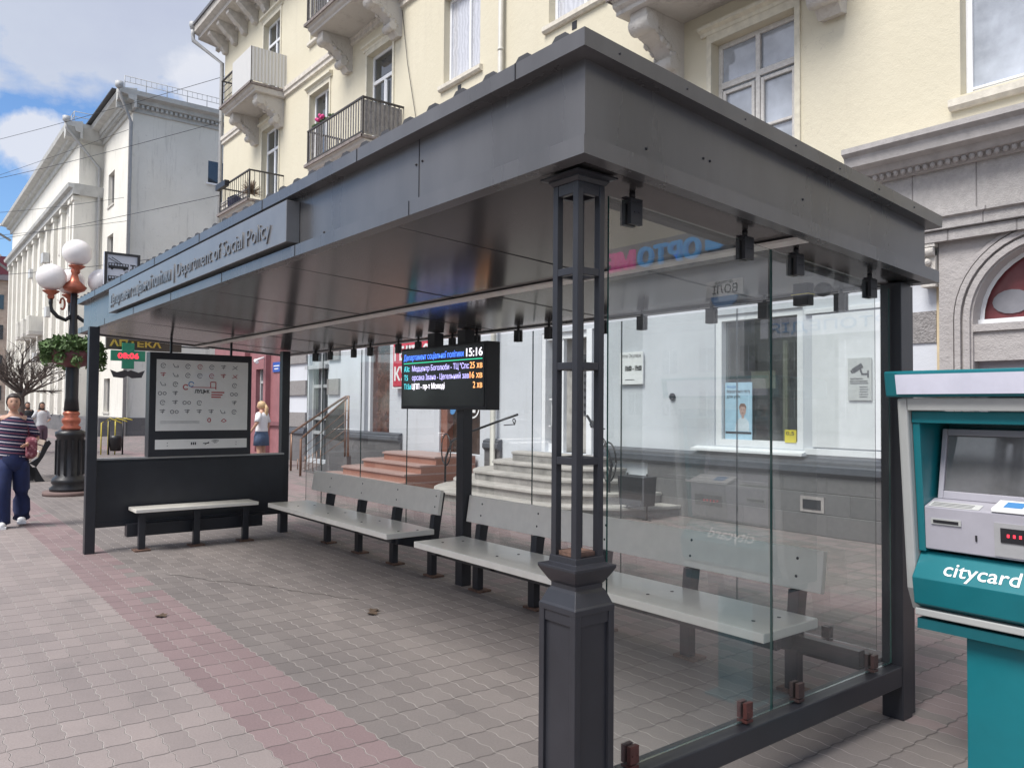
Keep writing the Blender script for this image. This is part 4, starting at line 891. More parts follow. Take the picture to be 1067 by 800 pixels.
# half wall end
XW=-9.6
hw=G().box(XW-.03,XW+.03,1.782,3.918,.25,.985).build('end_panel',METAL,SH,bevel=.003)
g=G(); g.box(XW-.045,XW+.045,1.782,3.918,.986,1.006); g.build('panel_capping',M('capping_alu',(.40,.40,.40),.4,metal=.4),SH)
g=G(); g.box(XW+.031,XW+.045,1.80,3.9,.90,.96); g.box(XW+.031,XW+.045,1.80,3.9,.26,.30); g.build('panel_batten',METAL,SH)
hb=G().box(XW+.031,XW+.14,2.1,3.62,.14,.28).build('low_box',METAL,SH,bevel=.004)
# info board
ib=empty('route_map_board',(XW+.05,2.87,1.02),'framed poster board with small pictograms standing on the shelter end panel','information board')
y0,y1=2.31,3.47
G().box(XW-.06,XW+.1,y0,y1,1.008,2.19).build('casing',METAL,ib,bevel=.004)
G().box(XW+.101,XW+.108,y0+.07,y1-.05,1.30,2.11).build('poster',PAPER,ib)
G().box(XW+.101,XW+.107,y0+.07,y1-.05,1.09,1.20).build('lower_strip',PAPER,ib)
xf=XW+.110
g=G(); gr=G(); rr=random.Random(11); pw=(y1-.05)-(y0+.07)
def stroke(gg,pts,w_=.0035):
    for (a,b),(c,d) in zip(pts,pts[1:]):
        L_=math.hypot(c-a,d-b) or 1e-6; nx,ny=-(d-b)/L_*w_,(c-a)/L_*w_
        gg.quad((xf,a+nx,b+ny),(xf,c+nx,d+ny),(xf,c-nx,d-ny),(xf,a-nx,b-ny))
for row in range(6):
    for c_ in range(7):
        if row in (2,3,4) and 2<=c_<=5 and not(row==4 and c_<4): continue
        cy_=y0+.14+c_*.135; cz=2.04-row*.105; tgt=gr if rr.random()<.2 else g; k=rr.randrange(5)
        if k==0: stroke(tgt,[(cy_-.02,cz),(cy_+.02,cz)]); stroke(tgt,[(cy_-.03,cz+.02),(cy_+.03,cz+.02)]); stroke(tgt,[(cy_,cz-.02),(cy_+.01,cz+.03)])
        elif k==1: stroke(tgt,[(cy_-.03,cz-.02),(cy_+.01,cz+.0),(cy_+.03,cz+.025)]); stroke(tgt,[(cy_-.02,cz+.02),(cy_+.03,cz-.02)])
        elif k==2: stroke(tgt,[(cy_-.03+.02*math.cos(a*.9),cz+.02*math.sin(a*.9)) for a in range(8)]); stroke(tgt,[(cy_+.02+.018*math.cos(a*.9),cz+.018*math.sin(a*.9)) for a in range(8)])
        elif k==3: stroke(tgt,[(cy_-.03,cz+.025),(cy_-.01,cz-.015),(cy_+.03,cz-.015),(cy_+.02,cz+.01)])
        else: stroke(tgt,[(cy_+.026*math.cos(a*.7),cz+.026*math.sin(a*.7)) for a in range(9)]); stroke(tgt,[(cy_-.01,cz),(cy_+.01,cz+.005)])
for k in range(3): stroke(g,[(y0+.12,1.385+k*.012),(y0+.55,1.385+k*.012)],.0012)
g.build('pictogram',GREYI,ib,norm=False)
cR=(y0+.40,1.80); stroke(gr,[(cR[0]+.05,cR[1]),(cR[0]+.33,cR[1])],.004); stroke(gr,[(cR[0]+.27,cR[1]-.0),(cR[0]+.27,cR[1]+.065),(cR[0]+.33,cR[1]+.065),(cR[0]+.33,cR[1]-.02)],.005)
stroke(gr,[(cR[0]-.01+.028*math.cos(a),cR[1]+.0+.028*math.sin(a)) for a in [k*.5+.6 for k in range(11)]],.006)
for k in range(3): stroke(gr,[(cR[0]+.28,cR[1]-.055-k*.028),(cR[0]+.43-.02*k,cR[1]-.055-k*.028)],.007)
stroke(gr,[(y0+.66+.018*math.cos(k*.7),1.42+.022*math.sin(k*.7)) for k in range(10)],.005); stroke(gr,[(y0+.80,1.41),(y0+.83,1.435),(y0+.86,1.41),(y0+.83,1.395),(y0+.80,1.41)],.004)
gr.build('red_print',REDI,ib,norm=False)
g=G(); stroke(g,[(cR[0]+.05+.028*math.cos(a),cR[1]+.035+.028*math.sin(a)) for a in [k*.5+.2 for k in range(12)]],.005); g.build('blue_print',BLUI,ib,norm=False)
text('ЛУЦЬК',.055,DRK,ib,(xf,cR[0]+.09,cR[1]-.065),(0,1,0),(0,0,1),ext=.0005,width=.17,bold=.002)
g=G(); ym=y0+.07+pw*.38
for k in range(3): stroke(g,[(ym+k*.022,1.135),(ym+k*.022,1.165)],.007)
stroke(g,[(ym+.13,1.15),(ym+.2,1.15)],.004); stroke(g,[(ym+.15,1.135),(ym+.2,1.165)],.004)
for k in range(3): stroke(g,[(ym+.27-.014*(k+1),1.14+.012*(k+1)),(ym+.27,1.145+.014*(k+1)),(ym+.27+.014*(k+1),1.14+.012*(k+1))],.003)
for yy in (y0+.2,y1-.18):
    for z in (1.13,1.16): stroke(g,[(yy-.004,z),(yy+.004,z)],.004)
g.build('charging_symbol',DRK,ib,norm=False)
g=G()
for yy in (y0+.25,y1-.22): g.box(XW-.01,XW+.01,yy-.012,yy+.012,2.19,zc(yy)+.01)
g.b.verts.index_update(); build_split(g,'hanger_rod',METAL,ib)
# benches
def bench(x0,x1,feet,label):
    cx=(x0+x1)/2
    t=empty('waiting_bench',(cx,4.0,0),label,'bench','grey composite benches inside the shelter')
    z=.452
    g=G().box(x0,x1,3.55,4.06,z-.052,z); g.build('seat',BENCH,t,bevel=.006)
    g=G(); g.prism([(4.09,.578),(4.125,.812),(4.165,.806),(4.13,.572)],x0,x1); g.build('backrest',BENCH,t,bevel=.006)
    g=G(); g.box(x0+.1,x1+.0,3.66,3.70,.345,.3985); g.box(x0-.05,x1+.25 if x1>-3 else x1+.35,4.03,4.09,.25,.335); g.build('seat_beam',METAL,t,bevel=.003)
    for x in feet:
        g=G(); g.box(x-.04,x+.04,4.045,4.105,.02,.248); g.prism([(4.10,.30),(4.10,.39),(3.72,.3984),(3.62,.3984),(3.62,.36),(4.0,.26)],x-.025,x+.025)
        g.prism([(4.03,.30),(4.12,.30),(4.15,.5),(4.195,.78),(4.168,.79),(4.134,.577),(4.075,.574),(4.062,.453),(4.04,.40)],x-.035,x+.035)
        g.build('leg',METAL,t,bevel=.003)
        G().box(x-.085,x+.085,4.03,4.16,.0,.018).build('foot_plate',RUST,t,bevel=.002)
    g=G()
    for x in feet:
        for dx_,yy in ((-.02,3.72),(.02,3.9)): g.lathe([(.011,z),(.011,z+.003)],x+dx_,yy,10)
        for z_ in (.65,.75): g.ball((x,4.09+(z_-.578)*.15+.0,z_),.010,(1,.5,1),1)
    g.build('bolt',BLACKP,t); return t
b=bench(-5.83,-2.40,[-5.62,-4.86,-4.10,-3.32,-2.56],'longer pale grey bench nearest the camera, running behind the column')
bench(-9.12,-6.30,[-8.62,-7.84,-7.08,-6.36],'shorter pale grey bench between the end panel and the screen post')
text('citycard',.0001+.001,WHT,None,(0,0,-5),(1,0,0),(0,0,1)) if False else None
t=empty('backless_bench',(-9.45,2.9,0),'short backless grey bench in front of the dark end panel','bench')
G().box(-9.50,-9.17,2.12,3.46,.43,.468).build('seat',BENCH,t,bevel=.005)
for y in (2.22,2.80,3.36):
    g=G(); g.box(-9.36,-9.30,y-.035,y+.035,.02,.425); g.build('leg',METAL,t,bevel=.003); G().box(-9.41,-9.25,y-.08,y+.08,.0,.018).build('foot_plate',RUST,t)
G().box(-9.35,-9.31,2.2,3.40,.38,.43).build('seat_beam',METAL,t)
# LED screen
YS=3.93
t=empty('departure_screen',(-5.95,4.05,1.58),'black electronic departure board on a post between the two benches','display')
X0,X1,Z0,Z1=-6.72,-5.32,1.575,2.155
G().box(X0,X1,YS,YS+.14,Z0,Z1).build('casing',BLACKP,t,bevel=.006)
W_,H_=X1-X0,Z1-Z0
sc=G().box(X0+.03,X1-.03,YS-.004,YS-.0005,Z0+.03,Z1-.02).build('screen',SCREENB,t)
def led_t(s_,fx,fz,fw,size,mat,bold=0): text(s_,size,mat,t,(X0+fx*W_,YS-.006,Z0+fz*H_),(1,0,0),(0,0,1),ext=.0006,width=fw*W_,bold=bold,name='led_text')
led_t('Департамент соціальної політики',.04,.80,.72,.078,LB); led_t('15:16',.79,.795,.17,.10,LW,.0008)
G().box(X0+.04*W_,X1-.04*W_,YS-.0065,YS-.005,Z0+.745*H_,Z0+.755*H_).build('green_line',LG,t)
for k,(a,b_,c_) in enumerate((('А3с','Медцентр Боголюби - ТЦ "Спс','25 хв'),('Т5','орсака Івана - Цегельний зав','16 хв'),('Т15а','ЦПЛ - пр-т Молоді','2 хв'))):
    z_=.615-.145*k; led_t(a,.045,z_,(.07,.05,.09)[k],.072,LC); led_t(b_,.15,z_,(.67,.67,.40)[k],.072,(LV,LV,LW)[k]); led_t(c_,(.83,.83,.865)[k],z_,(.13,.13,.095)[k],.078,LO)
g=G()
for x in (-6.3,-5.8): g.box(x-.06,x+.06,4.0,4.1,Z1,zc(4.05)+.005)
g.build('bracket',BLACKP,t)
# camera dome on ceiling near back right post
t=empty('dome_camera',(-2.35,3.9,2.25),'small black camera under the roof beside the right rear post','camera')
g=G(); g.ball((-2.3,3.95,zc(3.95)-.04),.05,(1,1,.8),2); g.build('housing',BLACKP,t); G().box(-2.42,-2.33,3.85,3.91,zc(3.9)-.13,zc(3.9)-.01).build('lens_box',BLACKP,t,bevel=.004); G().box(-2.43,-2.325,3.848,3.912,zc(3.9)-.072,zc(3.9)-.068).build('yellow_strip',M('yellow_ink'),t)
# ================================================================ KIOSK
KX0,KX1,KY=-1.725,-1.035,3.55; KC=(KX0+KX1)/2
t=empty('ticket_kiosk',(KC,3.8,0),'teal and grey ticket top-up machine on a post at the right edge','ticket machine')
G().prism([(KY-.0,1.66),(KY-.02,1.775),(KY+.45,1.76),(KY+.45,1.66)],KX0-.04,KX1+.04).build('canopy',TEAL,t,bevel=.008)
g=G(); g.prism([(KY-.0185+.0,1.672),(KY-.0355,1.758),(KY-.02,1.758),(KY-.003,1.672)],KX0+.02,KX1-.02); g.build('light_panel',LITE,t)
# side profile leaning back: front edge y(z)
def ky(z): return KY+.02+ (1.655-z)*.10
prof=[(ky(1.655),1.655),(ky(.80),.80),(ky(.80)+.05,.70),(ky(.8)+.10,.675),(KY+.42,.675),(KY+.42,1.655)]
for xa,xb in ((KX0,KX0+.045),(KX1-.045,KX1)): G().prism(prof,xa,xb).build('side_rim',KRIM,t,bevel=.01)
g=G(); g.prism([(ky(1.655)+.004,1.60),(ky(1.655)+.0,1.654),(KY+.4,1.654),(KY+.4,1.60)],KX0+.046,KX1-.046); g.prism([(ky(.80)-.02,.7205),(ky(.80)-.018,.69),(ky(.8)+.03,.68),(KY+.4,.68),(KY+.4,.7205)],KX0+.046,KX1-.046); g.b.verts.index_update(); build_split(g,'end_rim',KRIM,t,.004)
g=G(); xi0,xi1=KX0+.047,KX1-.047
g.prism([(ky(1.6)+.035,1.545),(ky(1.6)+.035,1.598),(KY+.4,1.598),(KY+.4,1.545)],xi0,xi1)             # header
for a,b_ in ((xi0,xi0+.032),(xi1-.032,xi1)): g.prism([(ky(1.53)+.035,1.5445),(ky(.97)+.035,.97),(KY+.4,.97),(KY+.4,1.5445)],a,b_)
g.box(xi0+.033,xi1-.033,KY+.36,KY+.40,.97,1.5445)
g.prism([(ky(.97)+.06,.969),(ky(.86)-.045,.862),(ky(.80)-.03,.745),(ky(.8)+.02,.722),(KY+.4,.722),(KY+.4,.969)],xi0,xi1); g.build('body',TEAL,t,bevel=.004)
# inner silver module
g=G(); a,b_=KX0+.097,KX1-.097
yb_=KY+.22
g.prism([(yb_+.037,1.518),(yb_-.02,1.205),(yb_+.1,1.205),(yb_+.1,1.518)],a+.0,a+.022); g.prism([(yb_+.037,1.518),(yb_-.02,1.205),(yb_+.1,1.205),(yb_+.1,1.518)],b_-.022,b_)
g.prism([(yb_+.037,1.518),(yb_+.031,1.49),(yb_+.1,1.49),(yb_+.1,1.518)],a+.0225,b_-.0225); g.prism([(yb_-.014,1.24),(yb_-.02,1.205),(yb_+.1,1.205),(yb_+.1,1.24)],a+.0225,b_-.0225); g.build('screen_bezel',KSILV,t,bevel=.003)
G().prism([(yb_+.042,1.489),(yb_+.0,1.241),(yb_+.06,1.241),(yb_+.06,1.489)],a+.023,b_-.023).build('screen',M('kiosk_screen',(.15,.15,.155),.05,var=.25,coat=1,spec=.9),t)
g=G(); g.prism([(yb_-.115,1.175),(yb_-.02,1.204),(yb_+.1,1.204),(yb_+.1,.985),(ky(.985)+.03,.985)],a-.017,b_+.017); md=g.build('payment_module',KSILV,t,bevel=.005)
yf=lambda z: (yb_-.115)+(1.175-z)*((ky(.985)+.03-(yb_-.115))/.19)-.002
def mod(x0,x1,z0,z1,mat,name,out=.002,ins=None):
    return G().prism([(yf(z0)-out,z0),(yf(z1)-out,z1),(yf(z1)+.002,z1),(yf(z0)+.002,z0)],x0,x1).build(name,mat,t)
mod(-1.615,-1.49,1.10,1.125,KRIM,'card_slot_rim',.004); mod(-1.605,-1.50,1.106,1.119,BLACKP,'card_slot',.006)
mod(-1.435,-1.428,1.045,1.07,BLACKP,'keyhole',.003)
mod(-1.36,-1.14,.995,1.135,KGREY,'reader_recess',.003); mod(-1.335,-1.15,1.055,1.115,BLACKP,'red_display',.007)
text('ııııı',.03,LR,t,(-1.31,yf(1.085)-.0085,1.078),(1,0,0),(0,0,1),ext=.0004,width=.1,name='display_digits')
g=G(); g.prism([(yb_-.12,1.178),(yb_-.02,1.207),(yb_-.02,1.222),(yb_-.12,1.193)],-1.37,-1.05); g.build('reader_pad',WHT,t,bevel=.003)
g=G(); g.prism([(yb_-.10,1.200),(yb_-.045,1.2160),(yb_-.045,1.2175),(yb_-.10,1.2015)],-1.33,-1.26); g.build('pad_icon',BLUI,t)
g=G(); g.prism([(yb_-.112,1.1772),(yb_-.06,1.1930),(yb_-.06,1.1945),(yb_-.112,1.1787)],-1.63,-1.42); g.build('instruction_sticker',M('notice_paper'),t)
g=G()
for k in range(3): g.prism([(yb_-.105+.014*k,1.1812+.0043*k),(yb_-.100+.014*k,1.1828+.0043*k),(yb_-.100+.014*k,1.1836+.0043*k),(yb_-.105+.014*k,1.1820+.0043*k)],-1.62,-1.45)
g.build('sticker_print',GREYI,t)
# citycard lettering on sloping lip
pa=Vector((0,ky(.97)+.06,.969)); pb=Vector((0,ky(.86)-.045,.862)); yd=(pa-pb).normalized(); mid=pb+(pa-pb)*.22
nrm=Vector((1,0,0)).cross(yd)
text('citycard',.098,WHT,t,(KC-.175,mid.y-.003,mid.z+.0),(1,0,0),yd,ext=.0012,width=.298,bold=.0006,name='lettering')
G().box(KX0+.05,KX1-.05,KY+.1,KY+.40,.63,.674).build('under_tray',M('dark_teal',(.006,.10,.12),.4),t)
G().box(KC-.115,KC+.115,KY+.16,KY+.36,0.012,.629).build('pedestal',TEAL,t,bevel=.006); G().box(KC-.16,KC+.16,KY+.10,KY+.42,0,.012).build('base_plate',TEAL,t)
# ================================================================ STREET LAMP
LX,LY=-15.8,2.56
t=empty('street_lamp',(LX,LY,0),'black cast iron street lamp with white globes and copper fittings','street lamp')
G().lathe([(.42,0),(.42,.07),(.0,.07)],LX,LY,28).build('base_disc',M('plinth_brown',(.16,.11,.10),.8,var=.2),t)
g=G(); g.lathe([(.31,.07),(.32,.12),(.26,.17),(.29,.22),(.28,.28),(.22,.33),(.22,1.0),(.245,1.03),(.245,1.1),(.16,1.14)],LX,LY,24)
for k in range(12): a=k*math.pi/6; g.cbox(LX+.222*math.cos(a),LY+.222*math.sin(a),.66,.035,.035,.6)
g.build('pedestal',IRON,t)
g=G(); g.lathe([(.14,1.13),(.16,1.18),(.12,1.22),(.15,1.28),(.15,1.33),(.11,1.37),(.14,1.42),(.12,1.46),(.10,1.47)],LX,LY,24); g.build('copper_collar',COPPER,t)
G().lathe([(.125,1.47),(.105,1.7),(.105,2.45),(.09,2.5),(.06,3.1),(.05,3.75)],LX,LY,16).build('shaft',IRON,t)
g=G(); g.lathe([(.05,3.55),(.16,3.6),(.2,3.66),(.08,3.78),(.05,3.9),(.07,3.95),(.04,4.02)],LX,LY,16); g.build('copper_crown',COPPER,t)
def globe(x,y,z,arm=True):
    gl=G().ball((x,y,z),.24,(1,1,.98),3).build('globe',GLOBE,t)
    G().lathe([(.04,z-.38),(.06,z-.34),(.05,z-.31),(.13,z-.25),(.14,z-.235),(.06,z-.23)],x,y,16).build('globe_holder',COPPER,gl)
    if arm:
        dx,dy=x-LX,y-LY; P=[(LX+dx*k*.25,LY+dy*k*.25,z-.38-.42*math.sin(math.pi*k/4*.98)-.0) for k in range(5)]; P=[(LX+dx*.1,LY+dy*.1,3.15)]+[(LX+dx*q,LY+dy*q,3.1+v) for q,v in ((.35,-.03),(.7,.02),(.95,.12),(1,.25))]+[(x,y,z-.36)]
        G().tube(P,.035,10).build('arm',IRON,gl)
        G().tube([(LX+dx*.5+.1*dx*math.cos(a),LY+dy*.5+.1*dy*math.cos(a),3.35+.1*math.sin(a)) for a in [k*.5 for k in range(12)]],.018,6).build('scroll',COPPER,gl)
globe(LX,LY+.03,4.28,False); globe(LX,LY-.36,3.80); globe(LX,LY+.45,3.80); globe(LX-.4,LY,3.8)
def leaves(g,c,rad,n,rng,size=.05,flat=.7):
    for k in range(n):
        v=Vector((rng.gauss(0,1),rng.gauss(0,1),rng.gauss(0,1)*flat)).normalized()*rng.uniform(.35,1)**.5
        p=Vector(c)+Vector((v.x*rad[0],v.y*rad[1],v.z*rad[2])); a=Vector((rng.uniform(-1,1),rng.uniform(-1,1),rng.uniform(-1,1))).normalized(); b_=a.orthogonal().normalized(); s=size*rng.uniform(.6,1.5)
        g.quad(p-a*s,p+b_*s*.5,p+a*s,p-b_*s*.5)
t2=empty('flower_basket',(LX,LY,2.3),'maroon round planter with green plants fixed on the lamp shaft','planter')
G().lathe([(.12,2.24),(.33,2.32),(.39,2.42),(.41,2.52),(.37,2.52)],LX,LY,24).build('bowl',M('maroon_bowl',(.13,.04,.045),.6,var=.2),t2)
g=G(); rng=random.Random(4); leaves(g,(LX,LY,2.60),(.50,.50,.2),1000,rng,.055); [leaves(g,(LX+.45*math.cos(a_),LY+.45*math.sin(a_),2.44-rng.uniform(0,.12)),(.09,.09,.16),45,rng,.045) for a_ in (0,.7,1.5,2.3,3.2,4.1,5.0,5.7)]; leaves(g,(LX,LY+.42,2.45),(.12,.14,.18),160,rng,.04); leaves(g,(LX+.3,LY+.3,2.42),(.1,.12,.16),160,rng,.04); leaves(g,(LX+.1,LY-.4,2.5),(.14,.12,.16),160,rng,.04)
g.build('foliage',GREEN,t2,norm=False)
# ================================================================ STOP SIGN (trolleybus)
t=empty('stop_sign',(-15.8,3.1,3.4),'white trolleybus stop sign with dark frame beside the lamp globes above the roof edge','sign')
sx=-15.3; ya,yb2,za,zb2=2.935,3.515,3.35,4.275
G().box(sx-.08,sx,ya,yb2,za,zb2).build('plate',M('sign_white',(.55,.58,.66),.4,var=.03),t)
g=G(); g.box(sx+.001,sx+.02,ya,yb2,zb2-.04,zb2).box(sx+.001,sx+.02,ya,ya+.045,za,zb2-.04).box(sx+.001,sx+.02,yb2-.045,yb2,za,zb2-.04).box(sx+.001,sx+.02,ya+.045,yb2-.045,za,za+.04); g.build('frame',DRK,t)
def tram(g,y,z,s=1.2):
    g.box(sx+.005,sx+.008,y,y+.27*s,z,z+.02); g.box(sx+.005,sx+.008,y,y+.27*s,z+.042,z+.054); g.box(sx+.005,sx+.008,y,y+.27*s,z+.09,z+.10)
    for k in range(8): g.box(sx+.005,sx+.008,y+k*.045,y+k*.045+.012,z+.054,z+.09)
    g.box(sx+.002,sx+.004,y,y+.27*s,z+.02,z+.042)
    for yy in (y+.06,y+.26): g.tube([(sx+.002,yy,z),(sx+.008,yy,z)],.022,10)
g=G(); tram(g,3.0,3.99); tram(g,3.0,3.76); g.tube([(sx+.006,3.17,4.08),(sx+.006,3.0,4.17)],.006,5); g.tube([(sx+.006,3.23,4.08),(sx+.006,3.05,4.19)],.006,5); g.build('vehicle_symbol',DRK,t)
text('Т',.14,DRK,t,(sx+.005,3.355,3.98),(0,1,0),(0,0,1),ext=.002,bold=.004); text('А',.14,DRK,t,(sx+.005,3.355,3.75),(0,1,0),(0,0,1),ext=.002,bold=.004)
g=G(); g.tube([(-15.8,2.6,3.45),(sx-.09,3.0,3.45)],.02,8); g.tube([(sx-.1,3.0,3.4),(sx-.1,3.0,3.9)],.02,8); g.build('mounting_arm',METAL,t)
# ================================================================ LEFT BUILDING
LB_=empty('classical_building',(-50,9.4,0),'old white four storey building with pilasters and cornice beyond the side street','building')
GX=-43; LB_.scale=(1,1,.962)
g=G(); wn=[(-48.4,-46.9,z,z+1.9) for z in (1.2,5.0,9.4,13.0)]+[(-45.3,-44.9,99,100)]
walls(g,-50,GX,0,17,Y,wn,.3); g.quad((GX,Y,0),(GX,Y+14,0),(GX,Y+14,17),(GX,Y,17)); g.quad((-50,Y,0),(-50,Y-1.2,0),(-50,Y-1.2,17),(-50,Y,17))
PW=[]
xx=-51.6
while xx>-79: PW.append(xx); xx-=2.9
hl=[]
for x in PW:
    for z0,z1 in ((1.4,3.4),(5.2,7.4),(8.4,10.4),(11.3,13.2)): hl.append((x-1.5,x-.35,z0,z1))
walls(g,-80.6,-50,0,17,Y-1.2,hl,.3); g.quad((-80.6,Y-1.2,0),(-80.6,Y+14,0),(-80.6,Y+14,17),(-80.6,Y-1.2,17)); g.quad((-80.6,Y+14,17),(GX,Y+14,17),(GX,Y+14,0),(-80.6,Y+14,0))
g.build('wall',OLDW,LB_,norm=False)
for (a,b_,z0,z1) in wn[:4]+hl:
    yy=Y if a>-50 else Y-1.2
    p=G().box(a,b_,yy+.22,yy+.28,z0,z1).build('window',PANE if (int(a*7)+int(z0))%3 else CURT,LB_)
    g=G(); g.box(a,a+.09,yy+.16,yy+.22,z0,z1).box(b_-.09,b_,yy+.16,yy+.22,z0,z1).box((a+b_)/2-.04,(a+b_)/2+.04,yy+.16,yy+.22,z0,z1).box(a-.05,b_+.05,yy-.06,yy+.1,z0-.1,z0-.001); g.build('frame',OLDC,p)
p=G().box(GX-.01,GX+.004,13.15,14.7,14.0,15.2).build('window',PANE,LB_); G().box(GX+.004,GX+.08,13.05,14.8,13.88,13.97).build('sill',WFRAME,p)
p=G().box(GX-.01,GX+.004,13.15,14.7,9.9,11.2).build('window',PANE,LB_); G().box(GX+.004,GX+.08,13.05,14.8,9.8,9.88).build('sill',WFRAME,p)
g=G()
for x in PW+[PW[-1]-2.9]: g.box(x+.1,x+.6,Y-1.42,Y-1.195,1.0,13.55)
g.box(-50.5,-50.0,Y-1.42,Y-1.195,1.0,13.55)
g.b.verts.index_update(); build_split(g,'pilaster',OLDW,LB_)
g=G()
for x in PW+[PW[-1]-2.9]: g.box(x+.02,x+.68,Y-1.5,Y-1.19,13.55,13.85)
g.box(-50.6,-49.95,Y-1.5,Y-1.19,13.55,13.85); g.b.verts.index_update(); build_split(g,'pilaster_capital',OLDW,LB_)
def corn(y,z): return [(y+.003,z-.9),(y-.1,z-.9),(y-.12,z-.55),(y-.35,z-.5),(y-.4,z-.3),(y-.75,z-.25),(y-.8,z-.02),(y+.003,z+.1)]
g=G(); g.prism(corn(Y,17.9),-50.8,GX+.75); g.prism([(GX-.003,17.0),(GX+.1,17.0),(GX+.12,17.35),(GX+.35,17.4),(GX+.4,17.6),(GX+.75,17.65),(GX+.8,17.88),(GX-.003,18)],Y-.8,Y+14,axis='y')
g.prism(corn(Y-1.2,17.9),-81.4,-49.2); g.prism([(-50,17.0),(-49.6,17.1),(-49.25,17.65),(-49.2,17.88),(-50,18)],Y-2,Y,axis='y')
g.prism([(Y-1.197,13.85),(Y-1.55,13.85),(Y-1.55,14.2),(Y-1.75,14.25),(Y-1.8,14.45),(Y-1.197,14.5)],-80.6,-49.7); g.prism([(-49.997,13.85),(-49.75,13.85),(-49.65,14.25),(-49.6,14.45),(-49.997,14.5)],Y-1.5,Y,axis='y')
g.build('cornice',M('old_cornice',(.50,.50,.48),.9,var=.15,scale=2,bump=.3),LB_)
g=G()
for k in range(60): g.box(GX+.12,GX+.3,Y+.1+k*.23,Y+.22+k*.23,17.2,17.36)
for k in range(28): g.box(-50+k*.25,-49.88+k*.25,Y-.3,Y-.12,17.2,17.36)
g.build('dentil',M('old_cornice'),LB_)
G().box(-80.6,GX,Y-1,Y+13.5,17.95,18.02).build('roof',ROOFS,LB_)
g=G()
for k in range(12): y=Y-.5+k*1.0; g.tube([(GX+.4,y,18),(GX+.4,y,18.65)],.022,5)
for z in (18.35,18.65): g.tube([(GX+.4,Y-.5,z),(GX+.4,Y+10.5,z)],.02,5)
for k in range(44): g.tube([(GX+.4,Y-.5+k*.25,18.35),(GX+.4,Y-.5+k*.25,18.65)],.01,4)
for k in range(8): g.tube([(-49.5-k*.8,Y-1.6,18),(-49.5-k*.8,Y-1.6,18.6)],.022,5)
for z in (18.3,18.6): g.tube([(-49.5,Y-1.6,z),(-56,Y-1.6,z)],.02,5); g.tube([(-49.5,Y-1.6,z),(-49.5,Y,z)],.02,5)
g.build('roof_fence',M('galvanised'),LB_)
g=G(); g.tube([(GX+.7,Y-.8,17.95),(GX+.7,Y-.8,17.6),(GX+.15,Y-.12,16.4),(GX+.1,Y-.12,0)],.09,8); g.lathe([(.1,17.8),(.2,17.9),(.2,18.15)],GX+.7,Y-.8,8); g.tube([(-49.3,Y-2.0,17.95),(-49.3,Y-2.0,17.5),(-49.8,Y-.2,15.6),(-49.85,Y-.15,0)],.09,8); g.lathe([(.1,17.8),(.2,17.9),(.2,18.15)],-49.3,Y-2.0,8)
g.tube([(-81.2,Y-2,17.8),(-81.7,Y-2.4,17.2),(-81.1,Y-1.3,16.4)],.12,6); g.tube([(-81.2,Y-2,15.0),(-81.7,Y-2.4,14.6),(-81.1,Y-1.3,13.6)],.12,6)
g.build('downpipe',M('galvanised'),LB_)
g=G(); g.box(-80.6,GX+.03,Y-1.26,Y+.0,0,.95) ; g.box(GX,GX+.06,Y,Y+14,0,.95); g.build('plinth',PLINTH,LB_)
for k,(x,z) in enumerate(((-60,11.3),(-66,11),(-70,7.2),(-63,4.6),(-58,7.4))):
    G().box(x-.5,x+.4,Y-1.62,Y-1.25,z,z+.65).build('air_conditioner',M('ac_white',(.55,.55,.54),.5),LB_)
for x,z in ((-61.5,6.7),(-64.4,6.7),(-67.3,6.7)):
    p=G().box(x-1.3,x+.1,Y-2.1,Y-1.2,z-.25,z).build('balcony',OLDC,LB_); g=G()
    for k in range(8): g.cbox(x-1.25+k*.18,Y-2.05,z+.5,.1,.08,1.0)
    g.box(x-1.3,x+.1,Y-2.1,Y-2.0,z+1.0,z+1.08).box(x+.02,x+.1,Y-2.0,Y-1.2,z,z+1.05); g.build('balustrade',OLDW,p)
t=empty('brick_building',(-150,12,0),'distant tan brick building with dark red roof at the left edge','building')
G().box(-170,-130,4,40,0,18.6).build('wall',BROWNB,t); g=G(); g.prism([(3,18.6),(41,18.6),(41,19.3),(3,19.3)],-171,-129.2); g.build('cornice',M('grey_cornice',(.28,.24,.24),.9),t)
g=G(); g.prism([(3,19.3),(41,19.3),(36,22),(8,22)],-170,-130); g.build('roof',M('red_roof',(.20,.05,.06),.7),t)
for k in range(3):
    for j in range(4): G().box(-129.99,-129.9,5.5+k*2.8,6.8+k*2.8,2+j*4.2,4+j*4.2).build('window',PANE,t)
